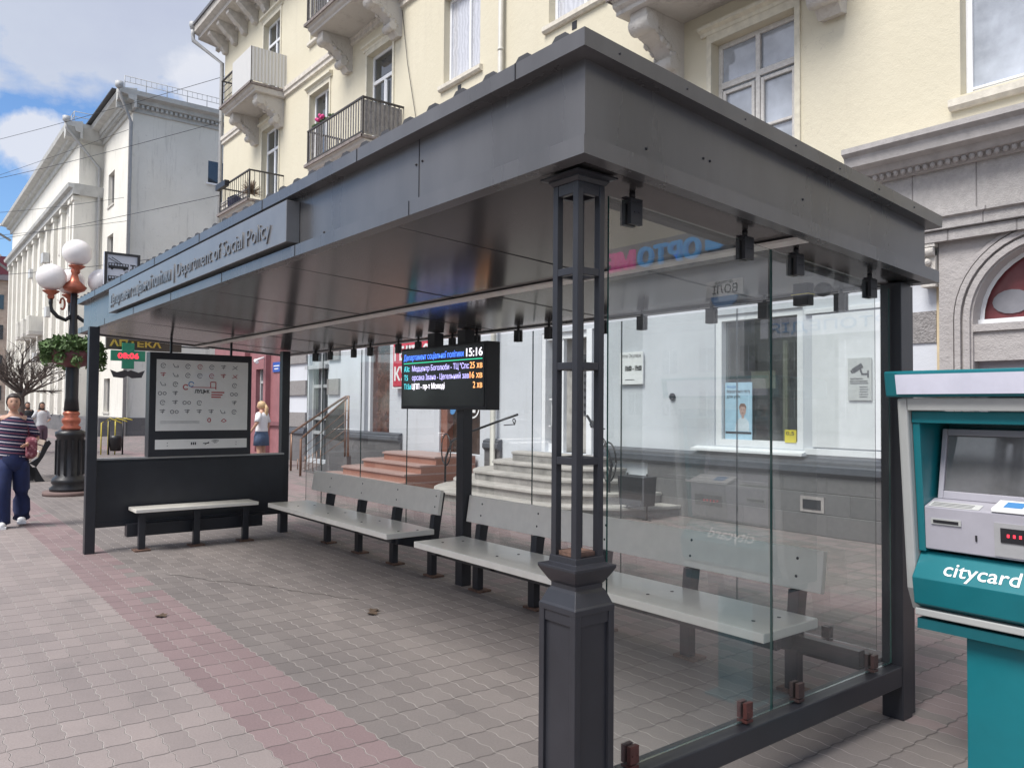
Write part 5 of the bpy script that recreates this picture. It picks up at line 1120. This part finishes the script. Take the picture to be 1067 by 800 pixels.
# pink shop with pilaster between the two buildings
t=empty('pink_shop',(-24.6,Y,0),'dusty pink clad shop front behind the woman in the denim skirt','shop')
g=G(); walls(g,-29.4,-22.92,0,3.7,Y-.04,[(-25.25,-24.1,.1,2.75),(-28.2,-26.6,1,2.9)],.3); g.quad((-22.92,Y-.04,0),(-22.92,Y,0),(-22.92,Y,3.7),(-22.92,Y-.04,3.7)); g.build('wall',PINKW,t,norm=False)
g=G(); g.box(-26.3,-25.8,Y-.22,Y-.042,0,3.7); g.box(-24.2,-24.0,Y-.2,Y-.042,0,3.7); g.b.verts.index_update(); build_split(g,'pilaster',PINKW,t)
g=G(); g.box(-23.98,-22.94,Y-.12,Y-.042,.98,1.1); g.build('sill_band',M('dark_pink',(.2,.08,.09),.6),t)
dp=G().box(-25.25,-24.1,Y+.18,Y+.22,.1,2.75).build('door',PANE,t); g=G(); g.box(-25.25,-25.17,Y+.1,Y+.18,.1,2.75).box(-24.7,-24.62,Y+.1,Y+.18,.1,2.75).box(-25.17,-24.1,Y+.1,Y+.18,2.3,2.38); g.build('frame',M('grey_frame'),dp)
G().box(-28.2,-26.6,Y+.18,Y+.22,1,2.9).build('window',CURT,t)
t=empty('blue_street_plate',(-23.4,Y-.05,2.7),'small blue street plate on the pink shop front','sign'); G().box(-23.75,-23.15,Y-.075,Y-.045,2.62,2.92).build('plate',BLUE,t); g=G(); g.box(-23.68,-23.22,Y-.078,Y-.076,2.79,2.82).box(-23.62,-23.3,Y-.078,Y-.076,2.7,2.73); g.build('lettering_line',WHT,t)
t=empty('street_camera',(-24.0,Y-.3,3.1),'small white wall camera above the pink shop door','camera'); G().tube([(-24.1,Y-.22,3.08),(-24.1,Y-.45,3.0)],.03,8).build('arm',WFRAME,t); G().tube([(-24.22,Y-.45,2.98),(-23.95,Y-.5,2.92)],.055,10).build('housing',WFRAME,t)
# pharmacy cross
t=empty('pharmacy_cross',(-30,6.9,3.2),'green pharmacy cross with red digital time on a bracket','sign')
cx_,cz=6.57,3.28
GRN=M('cross_green',(.015,.20,.12),.4); 
g=G(); g.box(-30.06,-29.94,cx_-.19,cx_+.19,cz-.45,cz+.45).box(-30.055,-29.945,cx_-.55,cx_-.191,cz-.18,cz+.18).box(-30.055,-29.945,cx_+.191,cx_+.55,cz-.18,cz+.18); g.build('cross_body',GRN,t)
text('08:06',.26,LR,t,(-29.935,cx_-.34,cz-.09),(0,1,0),(0,0,1),ext=.002,width=.68,bold=.008,name='time_digits')
g=G(); g.prism([(cx_-.55,cz-.5),(cx_-.35,cz-.58),(cx_-.1,cz-.5),(cx_,cz-.54),(cx_+.1,cz-.5),(cx_+.35,cz-.58),(cx_+.55,cz-.5),(cx_+.45,cz-.75),(cx_+.15,cz-.78),(cx_,cz-.7),(cx_-.15,cz-.78),(cx_-.45,cz-.75)],-30.04,-29.96); g.build('moustache_board',DRK,t)
G().tube([(-30,cx_,cz+.45),(-30,cx_,cz+.55),(-30,Y-.1,cz+.55)],.03,6).build('bracket',METAL,t)
t=empty('gold_shop_sign',(-29.8,8,3.9),'dark sign with gold lettering above the pharmacy cross','sign'); G().box(-30.25,-30.15,5.9,8.4,3.5,3.95).build('board',M('dark_board',(.06,.05,.04),.6),t); text('АПТЕКА',.3,M('gold_ink',(.5,.36,.06),.5),t,(-30.14,6.0,3.62),(0,1,0),(0,0,1),ext=.01,width=1.7,bold=.01)
G().tube([(-30.2,8.2,3.7),(-30.2,Y+.0,3.7)],.03,6).build('bracket',METAL,t)
# yellow cycle stand & bin far
t=empty('cycle_stand',(-27.5,5.6,0),'yellow tubular stand with a dark bin beyond the end panel','stand')
g=G()
for k in range(3): g.tube([(-27.5,5.3+.2*k,0.0),(-27.5,5.3+.2*k,1.0+.05*k),(-27.3,5.5+.2*k,1.15),(-27.1,5.8+.15*k,1.0+.05*k)],.02,6)
g.build('tube_frame',M('yellow_paint',(.55,.45,.06),.5),t); g=G(); g.lathe([(.16,.12),(.2,.5),(.2,.6),(.02,.6)],-27.4,5.7,12); g.build('bucket',IRON,t); g=G()
for y in (5.5,5.9): g.tube([(-27.4,y,0),(-27.4,y,1.1)],.025,6)
g.build('stand_post',IRON,t)
# ================================================================ far park bench
t=empty('park_bench',(-18.7,2.0,0),'black street bench with curved iron end behind the walking woman','bench')
for k in range(2):
    y=2.5-k*1.5; g=G()
    g.tube([(-18.75+.0,y,.02),(-18.6,y,.1),(-18.62,y,.3),(-18.7,y,.42),(-18.95,y,.45)],.035,6)
    g.build('bench_end',IRON,t)
g=G(); g.prism([(2.37,.03),(2.42,.2),(2.30,.38),(1.82,.42),(1.82,.36),(2.22,.3),(2.22,.2),(2.10,.03)],-18.75,-18.69); g.prism([(2.30,.38),(2.46,.5),(2.56,.8),(2.64,.84),(2.68,.78),(2.62,.68),(2.54,.5),(2.42,.3)],-18.75,-18.69); g.prism([(2.22,.3),(2.42,.3),(2.52,.1),(2.58,.0),(2.42,.0),(2.32,.15)],-18.75,-18.69)
g.build('end_frame',IRON,t)
c2=[o for o in t.children if o.name.startswith('end_frame')][0].copy(); link(c2,t); c2.location.x=-1.6
for k in range(4): G().box(-20.35,-18.7,1.84+k*.13,1.94+k*.13,.42,.45).build('slat',M('worn_wood',(.28,.22,.17),.7,var=.3),t)
for k in range(3): G().prism([(2.44+k*.05,.5+k*.12),(2.47+k*.05,.6+k*.12),(2.49+k*.05,.59+k*.12),(2.46+k*.05,.49+k*.12)],-20.35,-18.7).build('slat',M('worn_wood'),t)
for o in list(t.children):
    if o.name.startswith('bench_end'): bpy.data.objects.remove(o)
# ================================================================ bare tree
t=empty('bare_tree',(-29,3.3,0),'leafless round crowned tree at the left edge behind the walking woman','tree')
rng=random.Random(21); g=G(); gt=G()
gt.tube([(-29,3.3,0),(-29.02,3.32,1.0),(-28.98,3.28,1.95)],[.13,.10,.10],10); gt.build('trunk',BARK,t)
def br(p,d,l,rad,dep):
    if dep==0: return
    P=[p]; q=p.copy(); dd=d.copy()
    for i in range(3):
        dd=(dd+Vector((rng.uniform(-.22,.22),rng.uniform(-.22,.22),rng.uniform(-.12,.16)))).normalized(); q=q+dd*l/3; P.append(q.copy())
    g.tube(P,[rad,rad*.85,rad*.7,rad*.55],4 if dep<4 else 6,cap=False)
    n=3 if dep>2 else 3
    for k in range(n+ (dep<4)):
        s=rng.choice(P[1:]); nd_=(dd+Vector((rng.uniform(-1,1),rng.uniform(-1,1),rng.uniform(-.5,.7)))*.75).normalized(); br(s,nd_,l*rng.uniform(.6,.85),rad*.55,dep-1)
for k in range(8):
    a=k*math.pi/4+.2; br(Vector((-28.98,3.28,1.75+.03*k)),Vector((math.cos(a),math.sin(a),.7)).normalized(),.72,.055,5)
br(Vector((-28.98,3.28,1.95)),Vector((0,0,1)),.8,.06,5)
g.build('crown',BARK,t,norm=False)
# overhead wires
wires=[((-13,-.9,6.2),(-12.2,.75,6.6)),((-90,-10,15),(-43,9.2,15.4)),((-60,-6,12.4),(-43,11,12.6)),((-70,-6,11.5),(-29,9.3,9.2)),((-60,-6,9.2),(-29,9.3,7.2)),((-75,-8,17),(-29,9.4,13.6)),((-70,-7,12.9),(-43,9.3,10.8)),((-70,-7,14.2),(-29,9.3,11.9))]
for i,(a,b_) in enumerate(wires):
    a,b_=Vector(a),Vector(b_); P=[a.lerp(b_,k/16)-Vector((0,0,(.0 if i==0 else .9)*math.sin(math.pi*k/16))) for k in range(17)]
    o=G().tube(P,.011,4).build('overhead_wire',BLACKP,loc=tuple(a)); tag(o,'thin dark overhead wire crossing the sky towards the houses','wire','overhead wires in the sky')
a,b_=Vector((-14,.4,9.2)),Vector((-9,-2.5,10.5)); P=[a.lerp(b_,k/10) for k in range(11)]
# ================================================================ PEOPLE
def person(name_loc,rz,label,top,bottom,hair,pose,skirt=False,h=1.65,long_pants=True,stripes=False,detail=2,bag=None,hairlong=False,shoes=None):
    t=empty('person',name_loc,label,'person',rz=rz); s=h/1.68
    J=dict(pel=(0,0,.92),wa=(0,-.005,1.05),ch=(0,.0,1.25),sh=(0,.0,1.38),nk=(0,.005,1.46),hb=(0,-.01,1.53))
    V=lambda k:Vector(J[k])
    hip=.095
    P=pose
    # body: pelvis, spine, legs, arms
    vs=[V('pel'),V('wa'),V('ch'),V('sh'),V('nk'),V('hb')]; rad=[(.13,.10),(.115,.085),(.135,.10),(.10,.075),(.05,.05),(.052,.052)]; ed=[(0,1),(1,2),(2,3),(3,4),(4,5)]
    def add(p,r_,pa): vs.append(Vector(p)); rad.append(r_); ed.append((pa,len(vs)-1)); return len(vs)-1
    for sd in ('L','R'):
        k,a,to=P['leg'+sd]; sg=-1 if sd=='L' else 1
        i=add((sg*hip,0,.88),.095,0); i=add(k,.062,i); i=add(a,.042,i); i=add((a[0],a[1]+.03,a[2]-.05),.038,i); i=add(to,.03,i)
        e,wv=P['arm'+sd]; i=add((sg*.17,.01,1.39),.055,3); i=add(e,.04,i); i=add(wv,.028,i); hd=(Vector(wv)-Vector(e)).normalized(); i=add(Vector(wv)+hd*.07,(.034,.018),i)
    me=skin([v*s for v in vs],ed,[tuple(q*s for q in r_) if isinstance(r_,tuple) else r_*s for r_ in rad],detail)
    # join head with face and fingers into the same mesh
    bm=bmesh.new(); bm.from_mesh(me)
    q=bmesh.ops.create_uvsphere(bm,u_segments=24,v_segments=18,radius=1)
    hc=Vector((0,-.02,1.60))*s
    for v in q['verts']:
        c=v.co.copy(); w_=1-.22*max(0,-c.z)**1.5
        x,y,z=c.x*.076*w_,c.y*.096*(1-.1*max(0,-c.z)),c.z*.115
        if c.y<-.7:
            if abs(c.x)<.16 and -.35<c.z<.12: y-=.018*(1-abs(c.x)/.16)*(1 if c.z<-.1 else .5)
            if .1<abs(c.x)<.5 and .0<c.z<.25: y+=.007
            if abs(c.x)<.3 and -.62<c.z<-.45: y-=.005
        v.co=hc+Vector((x,y,z))*s
    for sd in ('L','R'):
        e,wv=[Vector(z_) for z_ in P['arm'+sd]]; hd=(wv-e).normalized(); side=hd.orthogonal().normalized(); b0=(wv+hd*.08)*s
        for f_ in range(4):
            o_=side*(f_-1.5)*.017*s; ln=(.06,.07,.075,.062)[f_]*s
            p0=b0+o_; p1=p0+hd*ln*.55; p2=p1+(hd*.8+side.cross(hd)*.5).normalized()*ln*.5
            gg=G(); gg.b.free(); gg.b=bm; gg.tube([p0-hd*.02*s,p1,p2],[.009*s,.008*s,.0065*s],6)
        gg=G(); gg.b.free(); gg.b=bm; gg.tube([(wv+hd*.02)*s,(wv+hd*.05+side*.035)*s,(wv+hd*.085+side*.04)*s],[.010*s,.009*s,.007*s],6)
    for fc in bm.faces: fc.smooth=True
    bm.to_mesh(me); bm.free(); body=meshobj('body',me,SKIN,t)
    # eyes, brows, mouth
    g=G()
    for sx in (-1,1): g.ball(hc+Vector((sx*.03,-.083,.012))*s,.0085*s,(1.3,.5,.7),1); g.ball(hc+Vector((sx*.031,-.086,.032))*s,.012*s,(1.3,.4,.25),1)
    g.build('eyes',M('dark_brown_eye',(.03,.02,.015),.4),t,local=True)
    G().ball(hc+Vector((0,-.088,-.052))*s,.02*s,(1.1,.35,.3),1).build('mouth',M('lips',(.4,.12,.11),.5),t,local=True)
    # hair
    g=G(); g.ball(hc+Vector((0,.012,.022))*s,.106*s,(.84,1.0,1.03),3)
    for v in g.b.verts:
        if v.co.y<hc.y-.045*s and v.co.z<hc.z+.055*s: v.co.y=hc.y-.035*s
    if hairlong=='tail': g.tube([hc+Vector((0,.10,.03))*s,hc+Vector((0,.14,-.06))*s,hc+Vector((0,.125,-.22))*s,hc+Vector((0,.10,-.33))*s],[.03*s,.045*s,.038*s,.012*s],8)
    elif hairlong=='bun': g.ball(hc+Vector((0,.105,-.02))*s,.04*s,(1,1,1),2)
    elif hairlong: g.tube([hc+Vector((0,.04,-.0))*s,hc+Vector((0,.06,-.15))*s,hc+Vector((0,.06,-.22))*s],[.09*s,.10*s,.06*s],10)
    g.build('hair',hair,t,local=True)
    # top with sleeves
    g=G(); g.lathe([(.172,.84 if not skirt else .93),(.168,.95),(.152,1.06),(.165,1.2),(.172,1.31),(.15,1.385),(.085,1.435),(.062,1.44)],0,0,24)
    for v in g.b.verts: v.co.y=v.co.y*.74+.004
    for sd in ('L','R'):
        e,wv=[Vector(z_) for z_ in P['arm'+sd]]; sg=-1 if sd=='L' else 1; shp=Vector((sg*.155,.01,1.375))
        g.ball(shp,.066,(1,1,1),2); g.tube([shp,shp.lerp(e,.5),shp.lerp(e,.85)],[.066,.06,.064],12)
    for v in g.b.verts: v.co*=s
    g.build('shirt',top,t,local=True)
    if skirt:
        g=G(); g.lathe([(.125,1.0),(.16,.93),(.19,.8),(.205,.56),(.19,.56),(.15,.9)],0,0,20)
        for v in g.b.verts: v.co=Vector((v.co.x,v.co.y*.78,v.co.z))*s
        g.build('skirt',bottom,t,local=True)
    else:
        g=G(); g.lathe([(.148,1.0),(.16,.93),(.172,.84),(.15,.76),(.09,.72)],0,0,20)
        for v in g.b.verts: v.co.y=v.co.y*.76
        for sd in ('L','R'):
            k,a,to=[Vector(z_) for z_ in P['leg'+sd]]; sg=-1 if sd=='L' else 1; hp=Vector((sg*.088,0,.86))
            g.tube([hp,hp.lerp(k,.35),hp.lerp(k,.75),k,k.lerp(a,.4),k.lerp(a,.8),a+Vector((0,0,-.03))],[.098,.104,.100,.098,.097,.100,.102],14)
        for v in g.b.verts: v.co*=s
        g.build('trousers',bottom,t,local=True)
    for sd in ('L','R'):
        k,a,to=[Vector(z_) for z_ in P['leg'+sd]]; dz_=a.z-.09
        g=G(); g.prism([(-.05,0),(.05,0),(.055,.03),(-.055,.03)],-.17,.09,axis='y',taper=None); 
        g.ball((0,-.09,.045),.052,(.95,1.6,.85),2); g.ball((0,.03,.06),.055,(.9,1.2,1.1),2)
        for v in g.b.verts: v.co=(Vector((a.x,a.y,max(0,dz_)))+v.co)*s
        g.build('shoe',shoes or WHT,t,local=True)
    return t
def stripe(h):
    z=h.m('FRACT',h.m('MULTIPLY',h.m('ADD',h.z,h.m('MULTIPLY',h.x,.12)),12.0)); k=h.m('LESS_THAN',z,.14); k2=h.m('MULTIPLY',h.m('GREATER_THAN',z,.5),h.m('LESS_THAN',z,.58))
    c=h.mix(k,(.02,.02,.055),(.62,.58,.62)); return h.mix(k2,c,(.35,.10,.14)),None
STR=nodes_mat('striped_navy_knit',.85,stripe)
NAVY=M('navy_cotton',(.015,.025,.085),.85,var=.2,scale=14,bump=.2,bscale=8)
dk=M('dark_hair',(.03,.02,.016),.5,var=.3); bl=M('blonde_hair',(.52,.36,.20),.5,var=.2)
walk=dict(legL=((-.10,-.10,.50),(-.10,-.03,.09),(-.10,-.17,.04)),legR=((.11,.06,.49),(.12,.20,.12),(.12,.08,.04)),armL=((-.27,.05,1.14),(-.25,.0,.90)),armR=((.27,.04,1.13),(.17,-.18,1.08)))
stand=dict(legL=((-.10,-.02,.49),(-.10,.02,.09),(-.10,-.12,.04)),legR=((.10,-.0,.49),(.10,.05,.09),(.10,-.09,.04)),armL=((-.26,.03,1.14),(-.27,-.02,.90)),armR=((.26,.03,1.14),(.22,-.12,.95)))
AR=R(84)   # faces towards the camera, walking along +X
t=person((-12.05,1.29,0),AR,'woman in striped navy top and wide navy trousers walking at the left edge','dummy' and STR,NAVY,dk,walk,h=1.68,hairlong='bun',shoes=WHT); t['label']='woman in striped navy top and wide navy trousers walking at the left edge'
bg_=empty('shoulder_bag',(-11.95,1.5,0),'burgundy patterned shoulder bag carried by the woman in stripes','bag'); 
def floral(h):
    v=h.n.new('ShaderNodeTexVoronoi'); v.inputs['Scale'].default_value=28; h.l.new(h.obj,v.inputs[0]); return h.mix(h.step(v.outputs['Distance'],.2,.5),(.45,.22,.24),(.20,.05,.07)),None
g=G(); g.prism([(-12.12,.86),(-11.80,.92),(-11.82,1.14),(-12.06,1.18)],1.42,1.54,axis='y'); g.build('pouch',nodes_mat('floral_cloth',.8,floral),bg_,bevel=.03)
g=G().tube([(-12.05,1.5,1.08),(-12.0,1.44,1.3),(-12.02,1.36,1.48),(-12.1,1.40,1.45),(-12.08,1.5,1.1)],.012,6).build('strap',M('burgundy_strap',(.18,.05,.07),.7),bg_)
WTEE=M('white_tee',(.72,.72,.74),.85,var=.06,bump=.1,bscale=10); DEN=M('denim',(.08,.12,.20),.85,var=.2,scale=20,bump=.2)
pb_=person((-20.2,7.66,0),R(-50),'blonde woman with ponytail, white t-shirt and denim skirt seen from behind',WTEE,DEN,bl,stand,skirt=True,h=1.66,hairlong='tail')
pb_.scale=(1.18,1.18,1.0); tb=empty('white_handbag',(-20.45,7.2,0),'small white handbag held by the blonde woman','bag'); G().prism([(7.18,.72),(7.38,.72),(7.34,.93),(7.22,.93)],-20.42,-20.3).build('pouch',WHT,tb,bevel=.03); G().tube([(-20.36,7.22,.93),(-20.34,7.27,1.02),(-20.36,7.34,.93)],.01,6).build('handle',WHT,tb)
person((-30,4.0,0),R(95),'distant woman in white blouse with dark hair beside the park bench',WTEE,M('mauve_trousers',(.16,.10,.13),.85,var=.2),dk,walk,h=1.6,detail=1,hairlong=True)
person((-33,3.95,0),R(90),'distant woman in dark top behind the striped walking woman',M('black_top',(.03,.03,.035),.8),M('pink_trousers',(.40,.18,.22),.85),dk,walk,h=1.6,detail=1,hairlong=True)
# ================================================================ STREET SIDE (seen in reflections)
def car(loc,col,label,rz=0):
    t=empty('parked_car',loc,label,'car','cars parked along the kerb',rz); x=Vector(loc)
    g=G(); side=[(-2.1,.32),(-2.15,.6),(-2.05,.85),(-1.2,.93),(1.3,.95),(2.0,.9),(2.12,.62),(2.1,.32),(1.72,.3),(1.6,.55),(1.3,.66),(1.0,.55),(.9,.3),(-.98,.3),(-1.08,.55),(-1.35,.66),(-1.62,.55),(-1.72,.3)]
    g.prism(side,-.85,.85,axis='y'); bo=g.build('body',col,t,local=True,bevel=.05)
    g=G(); a=[(-1.2,.9),(-.55,1.38),(.8,1.42),(1.5,.92)]; g.prism([(-1.1,.92),(-.5,1.34),(.75,1.38),(1.42,.93)],-.78,.78,axis='y'); g.build('window_band',M('car_glass',(.03,.035,.04),.05,coat=1),t,local=True,bevel=.06)
    g=G(); g.prism([(-.62,1.37),(.85,1.40),(.78,1.44),(-.5,1.42)],-.66,.66,axis='y')
    for xx in (-.1,.0): g.prism([(xx,.93),(xx+.06,.93),(xx+.06,1.4),(xx,1.4)],-.795,.795,axis='y')
    g.build('roof',col,t,local=True)
    for xx in (-1.35,1.3):
        for yy in (-.78,.78):
            w_=G(); w_.tube([(xx,yy-.09,.31),(xx,yy+.09,.31)],.31,24); wh=w_.build('wheel',M('tyre',(.02,.02,.02),.8),t,local=True)
            w2=G(); w2.tube([(xx,yy-.1,.31),(xx,yy+.1,.31)],.19,12); w2.build('rim',M('rim_silver',(.4,.4,.42),.3,metal=.8),wh,local=True)
    for yy in (-.6,.6): G().box(2.02,2.13,yy-.18,yy+.18,.62,.76).build('headlight',M('lamp_glass',(.6,.6,.62),.1,coat=1),t,local=True); G().box(-2.16,-2.08,yy-.16,yy+.16,.62,.78).build('tail_light',M('tail_red',(.3,.02,.02),.2,coat=1),t,local=True)
    return t
car((-17.2,-4.3,-.14),M('silver_car_paint',(.42,.43,.45),.25,metal=.4,coat=1),'silver hatchback parked at the kerb, nearest to the stone steps reflection')
car((-21.8,-4.3,-.14),M('white_car_paint',(.72,.72,.72),.25,coat=1),'white hatchback parked at the kerb behind the silver one')
car((-26.6,-4.3,-.14),M('dark_car_paint',(.03,.035,.05),.25,coat=1),'dark hatchback parked at the far end of the row of cars')
car((4.5,-4.3,-.14),M('white_car_paint'),'white hatchback parked alone at the kerb right of the shelter')
t=empty('opposite_building',(-20,-45,0),'pale four storey building across the street','building')
g=G(); hh=[]
for k in range(26):
    for z in (1,4.6,8.2,11.8): hh.append((-74+k*4,-72.4+k*4,z,z+2))
# wall facing +Y built as boxes between windows
g.box(-76,30,-58,-44.6,0,15); g.build('wall',M('opposite_plaster',(.55,.52,.46),.9,var=.12,scale=.6),t)
g=G()
for z in (3.9,15.0): g.box(-76.2,30.2,-44.6,-44.2,z,z+.35)
g.build('cornice',M('opposite_trim',(.62,.6,.56),.9),t)
for a,b_,c_,d_ in hh:
    if len([1 for o in t.children if o.name.startswith('window')])>=100: break
    p=G().box(a,b_,-44.6,-44.56,c_,d_).build('window',PANE,t)
    G().box((a+b_)/2-.04,(a+b_)/2+.04,-44.56,-44.52,c_,d_).build('frame',WFRAME,p)
def street_tree(x,y,sd,label):
    t=empty('street_tree',(x,y,0),label,'tree','leafy trees across the street'); rn=random.Random(sd)
    G().tube([(x,y,-.1),(x+.05,y,1.5),(x-.05,y+.05,3.4)],[.16,.12,.09],8).build('trunk',BARK,t)
    g=G()
    for k in range(16): leaves(g,(x+rn.uniform(-1.3,1.3),y+rn.uniform(-1.3,1.3),4.3+rn.uniform(-1.2,1.6)),(.75,.75,.6),150,rn,.14)
    g.build('crown',GREEN,t,norm=False)
street_tree(-30,-22,1,'leafy tree across the street, farthest left of the row'); street_tree(-12,-24,2,'leafy tree across the street, second in the row'); street_tree(8,-22,3,'leafy tree across the street, farthest right of the row')

def ground_leaf(x,y,rz,label):
    g=G(); pts=[(0,-.05),(.02,-.025),(.045,-.03),(.035,0),(.05,.02),(.02,.03),(0,.06),(-.02,.03),(-.045,.02),(-.03,-.005),(-.045,-.03),(-.02,-.025)]
    for k in range(len(pts)):
        a=pts[k]; b_=pts[(k+1)%len(pts)]
        g.face([g.b.verts.new((0,0,.012)),g.b.verts.new((a[0],a[1],.006+.25*abs(a[0]))),g.b.verts.new((b_[0],b_[1],.006+.25*abs(b_[0])))])
    o=g.build('fallen_leaf',M('dry_leaf',(.09,.06,.04),.8,var=.4,scale=40),local=True); o.location=(x,y,.0); o.rotation_euler=(0,0,rz); tag(o,label,'leaf')
ground_leaf(-5.55,3.02,.5,'dry brown leaf on the paving in front of the screen post'); ground_leaf(-5.47,2.97,1.9,'smaller dry leaf touching the other leaf before the screen post')
ground_leaf(-6.35,1.66,2.2,'crumpled dry leaf lying on the darker red band of paving')
g=G(); rr=random.Random(9)
P=[Vector((-7.9,2.1,.0015))]
for k in range(34): P.append(P[-1]+Vector((.055+rr.uniform(-.01,.02),.033+rr.uniform(-.03,.03),0)))
for a,b_ in zip(P,P[1:]):
    w_=Vector((-.4,1,0)).normalized()*rr.uniform(.003,.008); g.quad(a-w_,b_-w_,b_+w_,a+w_)
g2=g.build('paving_crack',M('crack_dirt',(.05,.045,.04),.95),norm=False); tag(g2,kind='structure')
